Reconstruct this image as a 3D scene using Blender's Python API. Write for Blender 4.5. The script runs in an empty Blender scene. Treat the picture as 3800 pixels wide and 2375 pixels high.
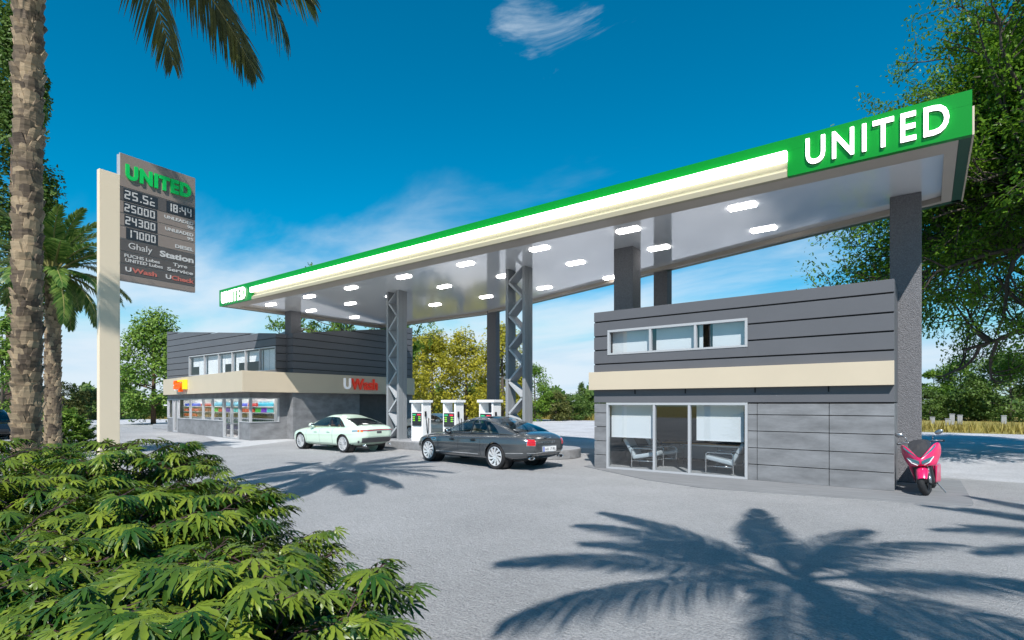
import bpy, math, random
import numpy as np
from mathutils import Vector, Matrix, Euler
random.seed(7); RNG = np.random.default_rng(7)
R = math.radians
scene = bpy.context.scene
COL = scene.collection

# ------------------------------------------------------------------ camera, sky, sun, exposure
TH = R(37.27); FP = 2024.0; HY = 1498.0; CH = 1.75
cd = bpy.data.cameras.new("camera"); cam = bpy.data.objects.new("camera", cd); COL.objects.link(cam)
cam.location = (0, 0, CH); cam.rotation_euler = (R(90), 0, TH)
cd.sensor_width = 36; cd.lens = FP / 3800 * 36; cd.shift_y = (HY - 1187.5) / 3800
cd.clip_start = 0.05; cd.clip_end = 3000
scene.camera = cam
SUN = Vector((0.51, -0.80, 1.0)).normalized()
ld = bpy.data.lights.new("sun", 'SUN'); ld.energy = 5.0; ld.angle = R(0.5); ld.color = (1.0, 0.965, 0.91)
sun = bpy.data.objects.new("sun", ld); COL.objects.link(sun)
sun.rotation_euler = (-SUN).to_track_quat('-Z', 'Y').to_euler(); sun.location = (20, -30, 40)
scene.view_settings.view_transform = 'Standard'; scene.view_settings.look = 'None'
scene.view_settings.exposure = 0.36; scene.view_settings.gamma = 1.0
scene.cycles.max_bounces = 8; scene.cycles.transparent_max_bounces = 16
scene.cycles.caustics_reflective = False; scene.cycles.caustics_refractive = False
try: scene.cycles.use_denoising = True
except Exception: pass

def ray(u):                                  # direction on the ground plane of a photo column
    a = (u - 1900) / FP
    return np.array([math.cos(TH) * a - math.sin(TH), math.sin(TH) * a + math.cos(TH)])
def UD(u, D): r = ray(u) * D; return (float(r[0]), float(r[1]))
def RD(r, d): return (r * math.cos(TH) - d * math.sin(TH), r * math.sin(TH) + d * math.cos(TH))

W = bpy.data.worlds.new("World"); scene.world = W; W.use_nodes = True
def build_world():
    nt = W.node_tree; N = nt.nodes; L = nt.links; N.clear()
    out = N.new('ShaderNodeOutputWorld'); bg = N.new('ShaderNodeBackground')
    sky = N.new('ShaderNodeTexSky'); sky.sky_type = 'NISHITA'; sky.sun_disc = False
    sky.sun_elevation = R(46.5); sky.sun_rotation = R(147.5); sky.air_density = 1.0; sky.dust_density = 0.0; sky.ozone_density = 2.5
    hs = N.new('ShaderNodeHueSaturation'); hs.inputs['Saturation'].default_value = 1.6; hs.inputs['Hue'].default_value = 0.481; hs.inputs['Value'].default_value = SKYV
    cl = N.new('ShaderNodeMix'); cl.data_type = 'RGBA'; cl.blend_type = 'DARKEN'; cl.inputs[0].default_value = 1.0; cl.inputs[7].default_value = SKYMAX
    L.new(sky.outputs[0], hs.inputs['Color']); L.new(hs.outputs[0], cl.inputs[6])
    tc = N.new('ShaderNodeTexCoord'); sep = N.new('ShaderNodeSeparateXYZ'); L.new(tc.outputs['Generated'], sep.inputs[0])
    def math_(op, a, b=None, clamp=False):
        n = N.new('ShaderNodeMath'); n.operation = op; n.use_clamp = clamp
        for i, v in enumerate((a, b)):
            if v is None: continue
            if isinstance(v, (int, float)): n.inputs[i].default_value = v
            else: L.new(v, n.inputs[i])
        return n.outputs[0]
    z = math_('MAXIMUM', sep.outputs[2], 0.0)
    den = math_('ADD', z, 0.16)
    px = math_('DIVIDE', sep.outputs[0], den); py = math_('DIVIDE', sep.outputs[1], den)
    cb = N.new('ShaderNodeCombineXYZ'); L.new(px, cb.inputs[0]); L.new(py, cb.inputs[1])
    mp = N.new('ShaderNodeMapping'); mp.inputs['Rotation'].default_value = (0, 0, R(50)); mp.inputs['Scale'].default_value = (0.75, 1.25, 1)
    L.new(cb.outputs[0], mp.inputs[0])
    nz = N.new('ShaderNodeTexNoise'); nz.inputs['Scale'].default_value = 1.0; nz.inputs['Detail'].default_value = 7; nz.inputs['Roughness'].default_value = 0.55; nz.inputs['Distortion'].default_value = 0.35
    L.new(mp.outputs[0], nz.inputs['Vector'])
    # coverage: much toward the horizon at the left of the view, little overhead
    def lobe(dx, dy, dz, sharp):
        v = Vector((dx, dy, dz)).normalized()
        d = N.new('ShaderNodeVectorMath'); d.operation = 'DOT_PRODUCT'; L.new(tc.outputs['Generated'], d.inputs[0]); d.inputs[1].default_value = v
        return math_('POWER', math_('MAXIMUM', d.outputs['Value'], 0.0), sharp)
    cov = math_('ADD', math_('MULTIPLY', lobe(-0.95, 0.30, 0.12, 7), 0.22), math_('MULTIPLY', lobe(-0.45, 0.85, 0.12, 16), 0.17))
    hz = N.new('ShaderNodeMapRange'); hz.inputs[1].default_value = 0.0; hz.inputs[2].default_value = 0.40; hz.inputs[3].default_value = 0.29; hz.inputs[4].default_value = -0.13
    L.new(z, hz.inputs[0])
    s = math_('ADD', math_('ADD', nz.outputs['Fac'], cov), hz.outputs[0])
    rm = N.new('ShaderNodeMapRange'); rm.inputs[1].default_value = 0.58; rm.inputs[2].default_value = 1.0; rm.inputs[3].default_value = 0.0; rm.inputs[4].default_value = 0.9; rm.interpolation_type = 'SMOOTHSTEP'
    L.new(s, rm.inputs[0])
    # one thin high wisp near the top of the view
    w1 = math_('MULTIPLY', lobe(*WISP, 110), 0.36)
    nz2 = N.new('ShaderNodeTexNoise'); nz2.inputs['Scale'].default_value = 3.2; nz2.inputs['Detail'].default_value = 8; nz2.inputs['Distortion'].default_value = 1.6; nz2.inputs['Roughness'].default_value = 0.6
    L.new(mp.outputs[0], nz2.inputs['Vector'])
    w2 = N.new('ShaderNodeMapRange'); w2.inputs[1].default_value = 0.74; w2.inputs[2].default_value = 1.0; w2.inputs[4].default_value = 0.6; w2.interpolation_type = 'SMOOTHSTEP'
    L.new(math_('ADD', nz2.outputs['Fac'], w1), w2.inputs[0])
    msk = math_('MAXIMUM', rm.outputs[0], w2.outputs[0], True)
    mx = N.new('ShaderNodeMix'); mx.data_type = 'RGBA'; L.new(msk, mx.inputs[0]); L.new(cl.outputs[2], mx.inputs[6]); mx.inputs[7].default_value = CLOUD
    L.new(mx.outputs[2], bg.inputs[0]); bg.inputs[1].default_value = SKYS
    L.new(bg.outputs[0], out.inputs[0])
SKYS = 0.11; SKYV = 0.95; SKYMAX = (3.4, 5.2, 6.6, 1); CLOUD = (5.4, 6.2, 6.9, 1); WISP = (-0.42, 0.62, 0.62)
build_world()

# ------------------------------------------------------------------ materials
def nodes(name):
    m = bpy.data.materials.new(name); m.use_nodes = True
    return m, m.node_tree.nodes, m.node_tree.links, m.node_tree.nodes['Principled BSDF']
def mat(name, col, rough=0.5, metal=0.0, var=0.0, scale=4.0, bump=0.0, bscale=60.0, spec=0.5, coat=0.0, emit=None, es=0.0, ior=None, stretch=None, bdist=0.01, detail=5):
    m, N, L, P = nodes(name)
    P.inputs['Base Color'].default_value = (*col, 1); P.inputs['Roughness'].default_value = rough; P.inputs['Metallic'].default_value = metal
    P.inputs['Specular IOR Level'].default_value = spec; P.inputs['Coat Weight'].default_value = coat; P.inputs['Coat Roughness'].default_value = 0.04
    if ior: P.inputs['IOR'].default_value = ior
    if emit: P.inputs['Emission Color'].default_value = (*emit, 1); P.inputs['Emission Strength'].default_value = es
    if var or bump:
        tc = N.new('ShaderNodeTexCoord'); src = tc.outputs['Object']
        if stretch:
            mp = N.new('ShaderNodeMapping'); mp.inputs['Scale'].default_value = stretch; L.new(src, mp.inputs[0]); src = mp.outputs[0]
        if var:
            nz = N.new('ShaderNodeTexNoise'); nz.inputs['Scale'].default_value = scale; nz.inputs['Detail'].default_value = detail; nz.inputs['Roughness'].default_value = 0.65; L.new(src, nz.inputs['Vector'])
            cr = N.new('ShaderNodeValToRGB'); cr.color_ramp.elements[0].position = 0.28; cr.color_ramp.elements[1].position = 0.72
            cr.color_ramp.elements[0].color = (*[c * (1 - var) for c in col], 1); cr.color_ramp.elements[1].color = (*[min(1, c * (1 + var)) for c in col], 1)
            L.new(nz.outputs['Fac'], cr.inputs[0]); L.new(cr.outputs[0], P.inputs['Base Color'])
        if bump:
            n2 = N.new('ShaderNodeTexNoise'); n2.inputs['Scale'].default_value = bscale; n2.inputs['Detail'].default_value = 4; L.new(src, n2.inputs['Vector'])
            b = N.new('ShaderNodeBump'); b.inputs['Strength'].default_value = bump; b.inputs['Distance'].default_value = bdist
            L.new(n2.outputs['Fac'], b.inputs['Height']); L.new(b.outputs[0], P.inputs['Normal'])
    return m
def glass(name, tint=(0.8, 0.85, 0.88), refl=1.0, ior=1.5):
    """thin clear sheet: Schlick reflectance, the same from both sides"""
    m = bpy.data.materials.new(name); m.use_nodes = True; N = m.node_tree.nodes; L = m.node_tree.links; N.clear()
    o = N.new('ShaderNodeOutputMaterial'); t = N.new('ShaderNodeBsdfTransparent'); g = N.new('ShaderNodeBsdfGlossy'); x = N.new('ShaderNodeMixShader')
    t.inputs[0].default_value = (*tint, 1); g.inputs['Roughness'].default_value = 0.0; g.inputs[0].default_value = (refl, refl, refl, 1)
    geo = N.new('ShaderNodeNewGeometry'); d = N.new('ShaderNodeVectorMath'); d.operation = 'DOT_PRODUCT'; L.new(geo.outputs['Incoming'], d.inputs[0]); L.new(geo.outputs['Normal'], d.inputs[1])
    def mt(op, a_, b_=None):
        n = N.new('ShaderNodeMath'); n.operation = op
        for i, v in enumerate((a_, b_)):
            if v is None: continue
            if isinstance(v, (int, float)): n.inputs[i].default_value = v
            else: L.new(v, n.inputs[i])
        return n.outputs[0]
    f0 = 2 * ((ior - 1) / (ior + 1)) ** 2; c = mt('POWER', mt('SUBTRACT', 1.0, mt('ABSOLUTE', d.outputs['Value'])), 5.0)
    L.new(mt('ADD', mt('MULTIPLY', c, 1 - f0), f0), x.inputs[0])
    L.new(t.outputs[0], x.inputs[1]); L.new(g.outputs[0], x.inputs[2]); L.new(x.outputs[0], o.inputs[0])
    return m
def leafmat(name, c0, c1, trans=0.35, rough=0.45, spec=0.35, tcol=None):
    m, N, L, P = nodes(name)
    at = N.new('ShaderNodeAttribute'); at.attribute_name = 'tint'
    cr = N.new('ShaderNodeValToRGB'); cr.color_ramp.elements[0].color = (*c0, 1); cr.color_ramp.elements[1].color = (*c1, 1)
    cr.color_ramp.elements[0].position = 0.1; cr.color_ramp.elements[1].position = 0.95
    L.new(at.outputs['Fac'], cr.inputs[0])
    tc = N.new('ShaderNodeTexCoord'); nz = N.new('ShaderNodeTexNoise'); nz.inputs['Scale'].default_value = 25; L.new(tc.outputs['Object'], nz.inputs['Vector'])
    hs = N.new('ShaderNodeHueSaturation'); mr = N.new('ShaderNodeMapRange'); mr.inputs[3].default_value = 0.7; mr.inputs[4].default_value = 1.3; L.new(nz.outputs['Fac'], mr.inputs[0]); L.new(mr.outputs[0], hs.inputs['Value'])
    L.new(cr.outputs[0], hs.inputs['Color']); L.new(hs.outputs[0], P.inputs['Base Color'])
    P.inputs['Roughness'].default_value = rough; P.inputs['Specular IOR Level'].default_value = spec
    tr = N.new('ShaderNodeBsdfTranslucent'); L.new(hs.outputs[0], tr.inputs[0])
    mx = N.new('ShaderNodeMixShader'); mx.inputs[0].default_value = trans
    L.new(P.outputs[0], mx.inputs[1]); L.new(tr.outputs[0], mx.inputs[2]); L.new(mx.outputs[0], N['Material Output'].inputs[0])
    return m

M = {}
def ground_mat(name, col, var, stone, bump):
    m, N, L, P = nodes(name)
    tc = N.new('ShaderNodeTexCoord')
    def nz(scale, det, st=None):
        n = N.new('ShaderNodeTexNoise'); n.inputs['Scale'].default_value = scale; n.inputs['Detail'].default_value = det; n.inputs['Roughness'].default_value = 0.7
        s = tc.outputs['Object']
        if st:
            mp = N.new('ShaderNodeMapping'); mp.inputs['Scale'].default_value = st; mp.inputs['Rotation'].default_value = (0, 0, R(20)); L.new(s, mp.inputs[0]); s = mp.outputs[0]
        L.new(s, n.inputs['Vector']); return n.outputs['Fac']
    cr = N.new('ShaderNodeValToRGB'); cr.color_ramp.elements[0].position = 0.36; cr.color_ramp.elements[1].position = 0.66
    cr.color_ramp.elements[0].color = (*[c * (1 - var) for c in col], 1); cr.color_ramp.elements[1].color = (*[min(1, c * (1 + var)) for c in col], 1)
    a = nz(stone, 6, (1, 2.2, 1)); b = nz(0.35, 4); c = nz(42, 3)
    m1 = N.new('ShaderNodeMath'); m1.operation = 'MULTIPLY_ADD'; L.new(b, m1.inputs[0]); m1.inputs[1].default_value = 0.45; 
    m2 = N.new('ShaderNodeMath'); m2.operation = 'MULTIPLY'; L.new(a, m2.inputs[0]); m2.inputs[1].default_value = 0.55; L.new(m2.outputs[0], m1.inputs[2])
    L.new(m1.outputs[0], cr.inputs[0])
    mx = N.new('ShaderNodeMix'); mx.data_type = 'RGBA'; mx.blend_type = 'OVERLAY'; mx.inputs[0].default_value = 0.75; L.new(cr.outputs[0], mx.inputs[6]); L.new(c, mx.inputs[7])
    L.new(mx.outputs[2], P.inputs['Base Color'])
    P.inputs['Roughness'].default_value = 0.9; P.inputs['Specular IOR Level'].default_value = 0.25
    ad = N.new('ShaderNodeMath'); ad.operation = 'ADD'; L.new(a, ad.inputs[0]); L.new(c, ad.inputs[1])
    bp = N.new('ShaderNodeBump'); bp.inputs['Strength'].default_value = bump; bp.inputs['Distance'].default_value = 0.045
    L.new(ad.outputs[0], bp.inputs['Height']); L.new(bp.outputs[0], P.inputs['Normal'])
    return m
M['ground'] = ground_mat('pale_grey_concrete_ground', (0.40, 0.398, 0.406), 0.22, 9.0, 1.0)
M['gravel'] = ground_mat('white_gravel', (0.53, 0.53, 0.555), 0.3, 14.0, 0.9)
M['apron'] = ground_mat('smooth_paving', (0.44, 0.445, 0.46), 0.05, 6.0, 0.15)
M['field'] = ground_mat('dry_grass_field', (0.30, 0.25, 0.075), 0.4, 3.0, 0.9)
M['slab'] = mat('brushed_concrete_slab', (0.20, 0.204, 0.213), 0.75, var=0.22, scale=2.2, bump=0.1, bscale=40, stretch=(0.5, 4, 1))
M['panel'] = mat('brushed_concrete_panel', (0.185, 0.188, 0.198), 0.6, var=0.34, scale=1.7, bump=0.10, bscale=30, stretch=(0.8, 1, 2.6), detail=12)
M['plaster'] = mat('mottled_grey_plaster', (0.185, 0.188, 0.197), 0.7, var=0.34, scale=1.6, bump=0.15, bscale=22, stretch=(1, 1, 2.0), detail=10)
M['clad'] = mat('slate_grey_cladding', (0.108, 0.110, 0.122), 0.5, metal=0.0, var=0.05, scale=0.8, spec=0.35)
M['gap'] = mat('dark_joint', (0.012, 0.013, 0.016), 0.8)
M['beige'] = mat('satin_beige_metal', (0.55, 0.465, 0.35), 0.42, metal=0.0, var=0.03, scale=0.6)
M['cream'] = mat('cream_sheet', (0.36, 0.32, 0.225), 0.45)
M['border'] = mat('taupe_soffit_border', (0.46, 0.40, 0.34), 0.45, var=0.05, scale=0.5)
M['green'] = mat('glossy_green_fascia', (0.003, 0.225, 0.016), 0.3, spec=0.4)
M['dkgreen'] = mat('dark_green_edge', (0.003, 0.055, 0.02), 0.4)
M['soffit'] = mat('glossy_white_soffit', (0.96, 0.96, 0.97), 0.08, metal=0.28, spec=0.5)
M['lamp'] = mat('lit_white_lamp', (1, 1, 1), 0.4, emit=(1, 0.98, 0.95), es=10.0)
M['strip'] = mat('lit_white_strip', (1, 1, 1), 0.4, emit=(1, 1, 0.97), es=3.2)
M['letter'] = mat('lit_white_letter', (1, 1, 1), 0.4, emit=(1, 1, 1), es=2.4)
M['stucco'] = mat('rough_grey_stucco', (0.165, 0.165, 0.178), 0.85, var=0.35, scale=45, bump=1.0, bscale=55, bdist=0.03)
M['steel'] = mat('grey_painted_steel', (0.26, 0.27, 0.285), 0.45, metal=0.1, var=0.10, scale=60, detail=2)
M['lattice'] = mat('lit_lattice_steel', (0.40, 0.415, 0.44), 0.45, var=0.06, scale=60, detail=2)  # column steel again, colour lightened to stand for light on the zigzag faces
M['frame'] = mat('silver_grey_frame', (0.42, 0.43, 0.45), 0.4, metal=0.1)
M['white'] = mat('white_paint', (0.82, 0.82, 0.83), 0.35, coat=0.3)
M['blind'] = mat('white_blind', (0.84, 0.84, 0.85), 0.7)
M['glass'] = glass('window_glass', (0.80, 0.84, 0.86), 1.0, 1.62)
M['sglass'] = glass('shop_glass', (0.92, 0.94, 0.95), 1.0, 1.45)
M['floor'] = mat('grey_floor', (0.42, 0.41, 0.41), 0.5, var=0.05, scale=1)
M['dark'] = mat('dark_wall', (0.085, 0.085, 0.092), 0.6)
M['iwhite'] = mat('interior_white', (0.78, 0.78, 0.78), 0.6)
M['roof'] = mat('roof_grey', (0.25, 0.25, 0.26), 0.8)
M['chrome'] = mat('chrome', (0.82, 0.83, 0.84), 0.12, metal=1.0)
M['satin'] = mat('satin_silver', (0.62, 0.63, 0.65), 0.3, metal=0.9)
M['cushion'] = mat('pale_grey_leather', (0.50, 0.54, 0.57), 0.5, bump=0.1, bscale=30)
M['piping'] = mat('dark_leather', (0.05, 0.055, 0.06), 0.5)
M['wood'] = mat('orange_oak', (0.62, 0.30, 0.06), 0.4, var=0.2, scale=6, stretch=(1, 8, 8))
M['greyfab'] = mat('grey_laminate', (0.36, 0.38, 0.41), 0.6, var=0.08, scale=40)
M['black'] = mat('black_plastic', (0.012, 0.012, 0.014), 0.4)
M['rubber'] = mat('tyre_rubber', (0.014, 0.014, 0.016), 0.75, bump=0.4, bscale=90)
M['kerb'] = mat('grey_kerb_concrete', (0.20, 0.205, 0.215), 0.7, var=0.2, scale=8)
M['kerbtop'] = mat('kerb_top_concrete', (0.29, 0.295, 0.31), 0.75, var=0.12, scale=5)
M['red'] = mat('red_letter', (0.72, 0.03, 0.01), 0.35, emit=(0.8, 0.05, 0.01), es=0.12)
M['orange'] = mat('orange_letter', (0.9, 0.10, 0.0), 0.35, emit=(1, 0.12, 0.0), es=0.25)
M['yellow'] = mat('yellow_panel', (0.9, 0.72, 0.02), 0.35)
M['wletter'] = mat('white_letter', (0.82, 0.84, 0.9), 0.35, emit=(1, 1, 1), es=0.15)

# ------------------------------------------------------------------ mesh helpers
class MB:
    def __init__(s): s.v = []; s.f = []; s.m = []
    def add(s, vs, fs, mi=0):
        o = len(s.v); s.v.extend([tuple(map(float, p)) for p in vs]); s.f.extend([tuple(i + o for i in f) for f in fs]); s.m.extend([mi] * len(fs)); return s
    def hexa(s, p, mi=0):                     # 8 points: bottom ring 0-3, top ring 4-7 (counter-clockwise from above)
        return s.add(p, [(3, 2, 1, 0), (4, 5, 6, 7), (0, 1, 5, 4), (1, 2, 6, 5), (2, 3, 7, 6), (3, 0, 4, 7)], mi)
    def box(s, x0, x1, y0, y1, z0, z1, mi=0):
        return s.hexa([(x0, y0, z0), (x1, y0, z0), (x1, y1, z0), (x0, y1, z0), (x0, y0, z1), (x1, y0, z1), (x1, y1, z1), (x0, y1, z1)], mi)
    def fbox(s, F, u0, u1, z0, z1, n0, n1, mi=0):
        P = F.p; return s.hexa([P(u0, z0, n1), P(u1, z0, n1), P(u1, z0, n0), P(u0, z0, n0), P(u0, z1, n1), P(u1, z1, n1), P(u1, z1, n0), P(u0, z1, n0)], mi)
    def fprism(s, F, poly, n0, n1, mi=0):     # poly: (u, z) counter-clockwise seen from outside
        k = len(poly); v = [F.p(u, z, n1) for u, z in poly] + [F.p(u, z, n0) for u, z in poly]
        return s.add(v, [tuple(range(k)), tuple(range(2 * k - 1, k - 1, -1))] + [((i + 1) % k, i, k + i, k + (i + 1) % k) for i in range(k)], mi)
    def prism(s, poly, z0, z1, mi=0):         # poly: (x, y) counter-clockwise
        k = len(poly); v = [(x, y, z0) for x, y in poly] + [(x, y, z1) for x, y in poly]
        return s.add(v, [tuple(range(k - 1, -1, -1)), tuple(range(k, 2 * k))] + [(i, (i + 1) % k, k + (i + 1) % k, k + i) for i in range(k)], mi)
    def tube(s, pts, rad, n=8, mi=0, cap=True):
        pts = [Vector(p) for p in pts]; k = len(pts)
        if not hasattr(rad, '__len__'): rad = [rad] * k
        vs = []; fs = []; up = Vector((0, 0, 1)); prev = None
        for i, p in enumerate(pts):
            t = (pts[min(i + 1, k - 1)] - pts[max(i - 1, 0)]); t = t.normalized() if t.length > 1e-9 else Vector((0, 0, 1))
            if prev is None:
                a = t.cross(up); a = a.normalized() if a.length > 1e-3 else t.cross(Vector((1, 0, 0))).normalized()
            else:
                a = prev - t * prev.dot(t); a = a.normalized() if a.length > 1e-6 else t.orthogonal().normalized()
            prev = a; b = t.cross(a)
            vs += [p + (a * math.cos(2 * math.pi * j / n) + b * math.sin(2 * math.pi * j / n)) * rad[i] for j in range(n)]
        for i in range(k - 1):
            for j in range(n):
                fs.append((i * n + j, i * n + (j + 1) % n, (i + 1) * n + (j + 1) % n, (i + 1) * n + j))
        if cap: fs += [tuple(range(n - 1, -1, -1)), tuple(range((k - 1) * n, k * n))]
        return s.add(vs, fs, mi)
    def lathe(s, prof, n=24, axis='z', c=(0, 0, 0), mi=0):   # prof: (radius, height) pairs
        vs = []; fs = []; k = len(prof)
        for r, h in prof:
            for j in range(n):
                a = 2 * math.pi * j / n; x, y = r * math.cos(a), r * math.sin(a)
                p = {'z': (x, y, h), 'y': (x, h, -y), 'x': (h, x, y)}[axis]
                vs.append((p[0] + c[0], p[1] + c[1], p[2] + c[2]))
        for i in range(k - 1):
            for j in range(n): fs.append((i * n + j, i * n + (j + 1) % n, (i + 1) * n + (j + 1) % n, (i + 1) * n + j))
        return s.add(vs, fs, mi)
    def bar(s, p0, p1, w, h, up=(0, 0, 1), mi=0):
        p0 = Vector(p0); p1 = Vector(p1); t = (p1 - p0).normalized(); u = Vector(up)
        a = t.cross(u); a = a.normalized() if a.length > 1e-4 else t.orthogonal().normalized()
        b = a.cross(t); a = a * (w / 2); b = b * (h / 2)
        return s.hexa([p0 - a - b, p0 + a - b, p1 + a - b, p1 - a - b, p0 - a + b, p0 + a + b, p1 + a + b, p1 - a + b], mi)
    def ell(s, c, r, nu=14, nv=9, mi=0):
        vs = []; fs = []
        for i in range(nv + 1):
            t = math.pi * i / nv
            for j in range(nu):
                p = 2 * math.pi * j / nu; vs.append((c[0] + r[0] * math.sin(t) * math.cos(p), c[1] + r[1] * math.sin(t) * math.sin(p), c[2] + r[2] * math.cos(t)))
        for i in range(nv):
            for j in range(nu): fs.append((i * nu + j, (i + 1) * nu + j, (i + 1) * nu + (j + 1) % nu, i * nu + (j + 1) % nu))
        return s.add(vs, fs, mi)
    def xf(s, mtx): s.v = [tuple(mtx @ Vector(p)) for p in s.v]; return s
class Fr:                                     # wall frame: u along the wall (left to right), z up, n out of the wall
    def __init__(s, o, e=None, d=None):
        s.o = Vector((o[0], o[1])); s.u = (Vector((e[0], e[1])) - s.o).normalized() if e is not None else Vector(d).normalized()
        s.n = Vector((s.u.y, -s.u.x)); s.L = (Vector((e[0], e[1])) - s.o).length if e is not None else 1
    def p(s, u, z, n=0.0): q = s.o + s.u * u + s.n * n; return (q.x, q.y, z)

ROOT = {}
def thing(name, label, cat, loc=(0, 0, 0), rot=(0, 0, 0), group=None):
    o = bpy.data.objects.new(name, None); COL.objects.link(o); o.empty_display_size = 0.2
    o.location = loc; o.rotation_euler = rot; o['label'] = label; o['category'] = cat
    if group: o['group'] = group
    ROOT[o.name] = Matrix.Translation(loc) @ Euler(rot).to_matrix().to_4x4()
    return o
def rootmat(o):
    while o.parent: o = o.parent
    return ROOT.get(o.name, Matrix())
def obj(name, mb, mats, parent=None, world=True, smooth=False, bevel=0.0, label=None, bseg=2):
    me = bpy.data.meshes.new(name); vs = mb.v
    if parent is not None and world:
        inv = rootmat(parent).inverted(); vs = [tuple(inv @ Vector(p)) for p in vs]
    me.from_pydata(vs, [], mb.f)
    if not isinstance(mats, (list, tuple)): mats = [mats]
    for m in mats: me.materials.append(M[m] if isinstance(m, str) else m)
    if len(mats) > 1: me.polygons.foreach_set('material_index', mb.m)
    if smooth: me.shade_smooth()
    me.update()
    o = bpy.data.objects.new(name, me); COL.objects.link(o)
    if parent is not None: o.parent = parent
    if bevel:
        b = o.modifiers.new('bevel', 'BEVEL'); b.width = bevel; b.segments = bseg; b.limit_method = 'ANGLE'; b.angle_limit = R(40)
    if label: o['label'] = label
    return o
def tag(o, label, cat, group=None):
    o['label'] = label; o['category'] = cat
    if group: o['group'] = group
    return o
def struct(o): o['kind'] = 'structure'; return o
def copy_tree(o, parent=None):
    c = o.copy(); COL.objects.link(c)
    if parent is not None: c.parent = parent
    for ch in list(o.children): copy_tree(ch, c)
    return c
def smooth_angle(o, deg=35):
    me = o.data; me.shade_smooth()
    try: me.set_sharp_from_angle(angle=R(deg))
    except Exception: pass
_TXT = {}
def text_geo(body, offset=0.0, space=1.0):
    k = (body, offset, space)
    if k in _TXT: return _TXT[k]
    cu = bpy.data.curves.new('t', 'FONT'); cu.body = body; cu.offset = offset; cu.extrude = 0.5; cu.space_character = space; cu.resolution_u = 4
    ob = bpy.data.objects.new('t', cu); COL.objects.link(ob)
    dg = bpy.context.evaluated_depsgraph_get(); me = bpy.data.meshes.new_from_object(ob.evaluated_get(dg))
    v = np.array([p.co[:] for p in me.vertices]); f = [tuple(p.vertices) for p in me.polygons]
    bpy.data.objects.remove(ob); bpy.data.curves.remove(cu); bpy.data.meshes.remove(me)
    lo = v.min(0); hi = v.max(0); v = (v - lo) / (hi - lo)
    _TXT[k] = (v, f, (hi - lo)[0] / (hi - lo)[1]); return _TXT[k]
def text(mb, F, body, u0, u1, z0, z1, n0, n1, offset=0.0, space=1.0, mi=0):
    v, f, asp = text_geo(body, offset, space)
    if u1 is None: u1 = u0 + asp * (z1 - z0)
    if u0 is None: u0 = u1 - asp * (z1 - z0)
    mb.add([F.p(u0 + p[0] * (u1 - u0), z0 + p[1] * (z1 - z0), n0 + p[2] * (n1 - n0)) for p in v], f, mi)
SEG = {'0': 'abcdef', '1': 'bc', '2': 'abged', '3': 'abgcd', '4': 'fgbc', '5': 'afgcd', '6': 'afgedc', '7': 'abc', '8': 'abcdefg', '9': 'abcfgd', 'c': 'ged'}
def digit(mb, F, ch, u, z, w, h, n0, n1, mi=0, t=None):
    t = t or h * 0.15; g = t * 0.12; m = h / 2
    B = {'a': (t * .3, w - t * .3, h - t, h), 'd': (t * .3, w - t * .3, 0, t), 'g': (t * .5, w - t * .5, m - t / 2, m + t / 2),
         'f': (0, t, m + g, h - g), 'b': (w - t, w, m + g, h - g), 'e': (0, t, g, m - g), 'c': (w - t, w, g, m - g)}
    for k in SEG[ch]:
        a, b, c, d = B[k]; mb.fbox(F, u + a, u + b, z + c, z + d, n0, n1, mi)
def fast_mesh(name, V, Fq, mats, parent, tint=None, smooth=False, world=True):
    """V (n,3), Fq (m,k) uniform faces"""
    me = bpy.data.meshes.new(name); V = np.asarray(V, dtype=np.float64)
    if parent is not None and world:
        inv = np.array(rootmat(parent).inverted()); V = V @ inv[:3, :3].T + inv[:3, 3]
    n, m, k = len(V), len(Fq), Fq.shape[1]
    me.vertices.add(n); me.vertices.foreach_set('co', V.astype(np.float32).ravel())
    me.loops.add(m * k); me.loops.foreach_set('vertex_index', Fq.astype(np.int32).ravel())
    me.polygons.add(m); me.polygons.foreach_set('loop_start', np.arange(0, m * k, k, dtype=np.int32)); me.polygons.foreach_set('loop_total', np.full(m, k, dtype=np.int32))
    if smooth: me.polygons.foreach_set('use_smooth', np.ones(m, dtype=bool))
    me.update(calc_edges=True); me.validate()
    if tint is not None:
        a = me.attributes.new('tint', 'FLOAT', 'POINT'); a.data.foreach_set('value', np.asarray(tint, dtype=np.float32))
    me.materials.append(M[mats] if isinstance(mats, str) else mats)
    o = bpy.data.objects.new(name, me); COL.objects.link(o)
    if parent is not None: o.parent = parent
    return o
def scatter(tmpl_v, tmpl_f, mats4):
    """copies of one small shape: mats4 (n,4,4) -> V, F"""
    n = len(mats4); k = len(tmpl_v); h = np.c_[tmpl_v, np.ones(k)]
    V = np.einsum('nij,kj->nki', mats4[:, :3, :], h).reshape(-1, 3)
    F = (tmpl_f[None] + (np.arange(n) * k)[:, None, None]).reshape(-1, tmpl_f.shape[1])
    return V, F
def frames(X, Nn, P, S):
    """4x4 matrices with x axis X, z axis near Nn, origin P, scale S (arrays)"""
    X = X / (np.linalg.norm(X, axis=1, keepdims=True) + 1e-9)
    Y = np.cross(Nn, X); Y = Y / (np.linalg.norm(Y, axis=1, keepdims=True) + 1e-9); Z = np.cross(X, Y)
    m = np.zeros((len(X), 4, 4)); m[:, :3, 0] = X * S[:, None]; m[:, :3, 1] = Y * S[:, None]; m[:, :3, 2] = Z * S[:, None]; m[:, :3, 3] = P; m[:, 3, 3] = 1
    return m
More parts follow.
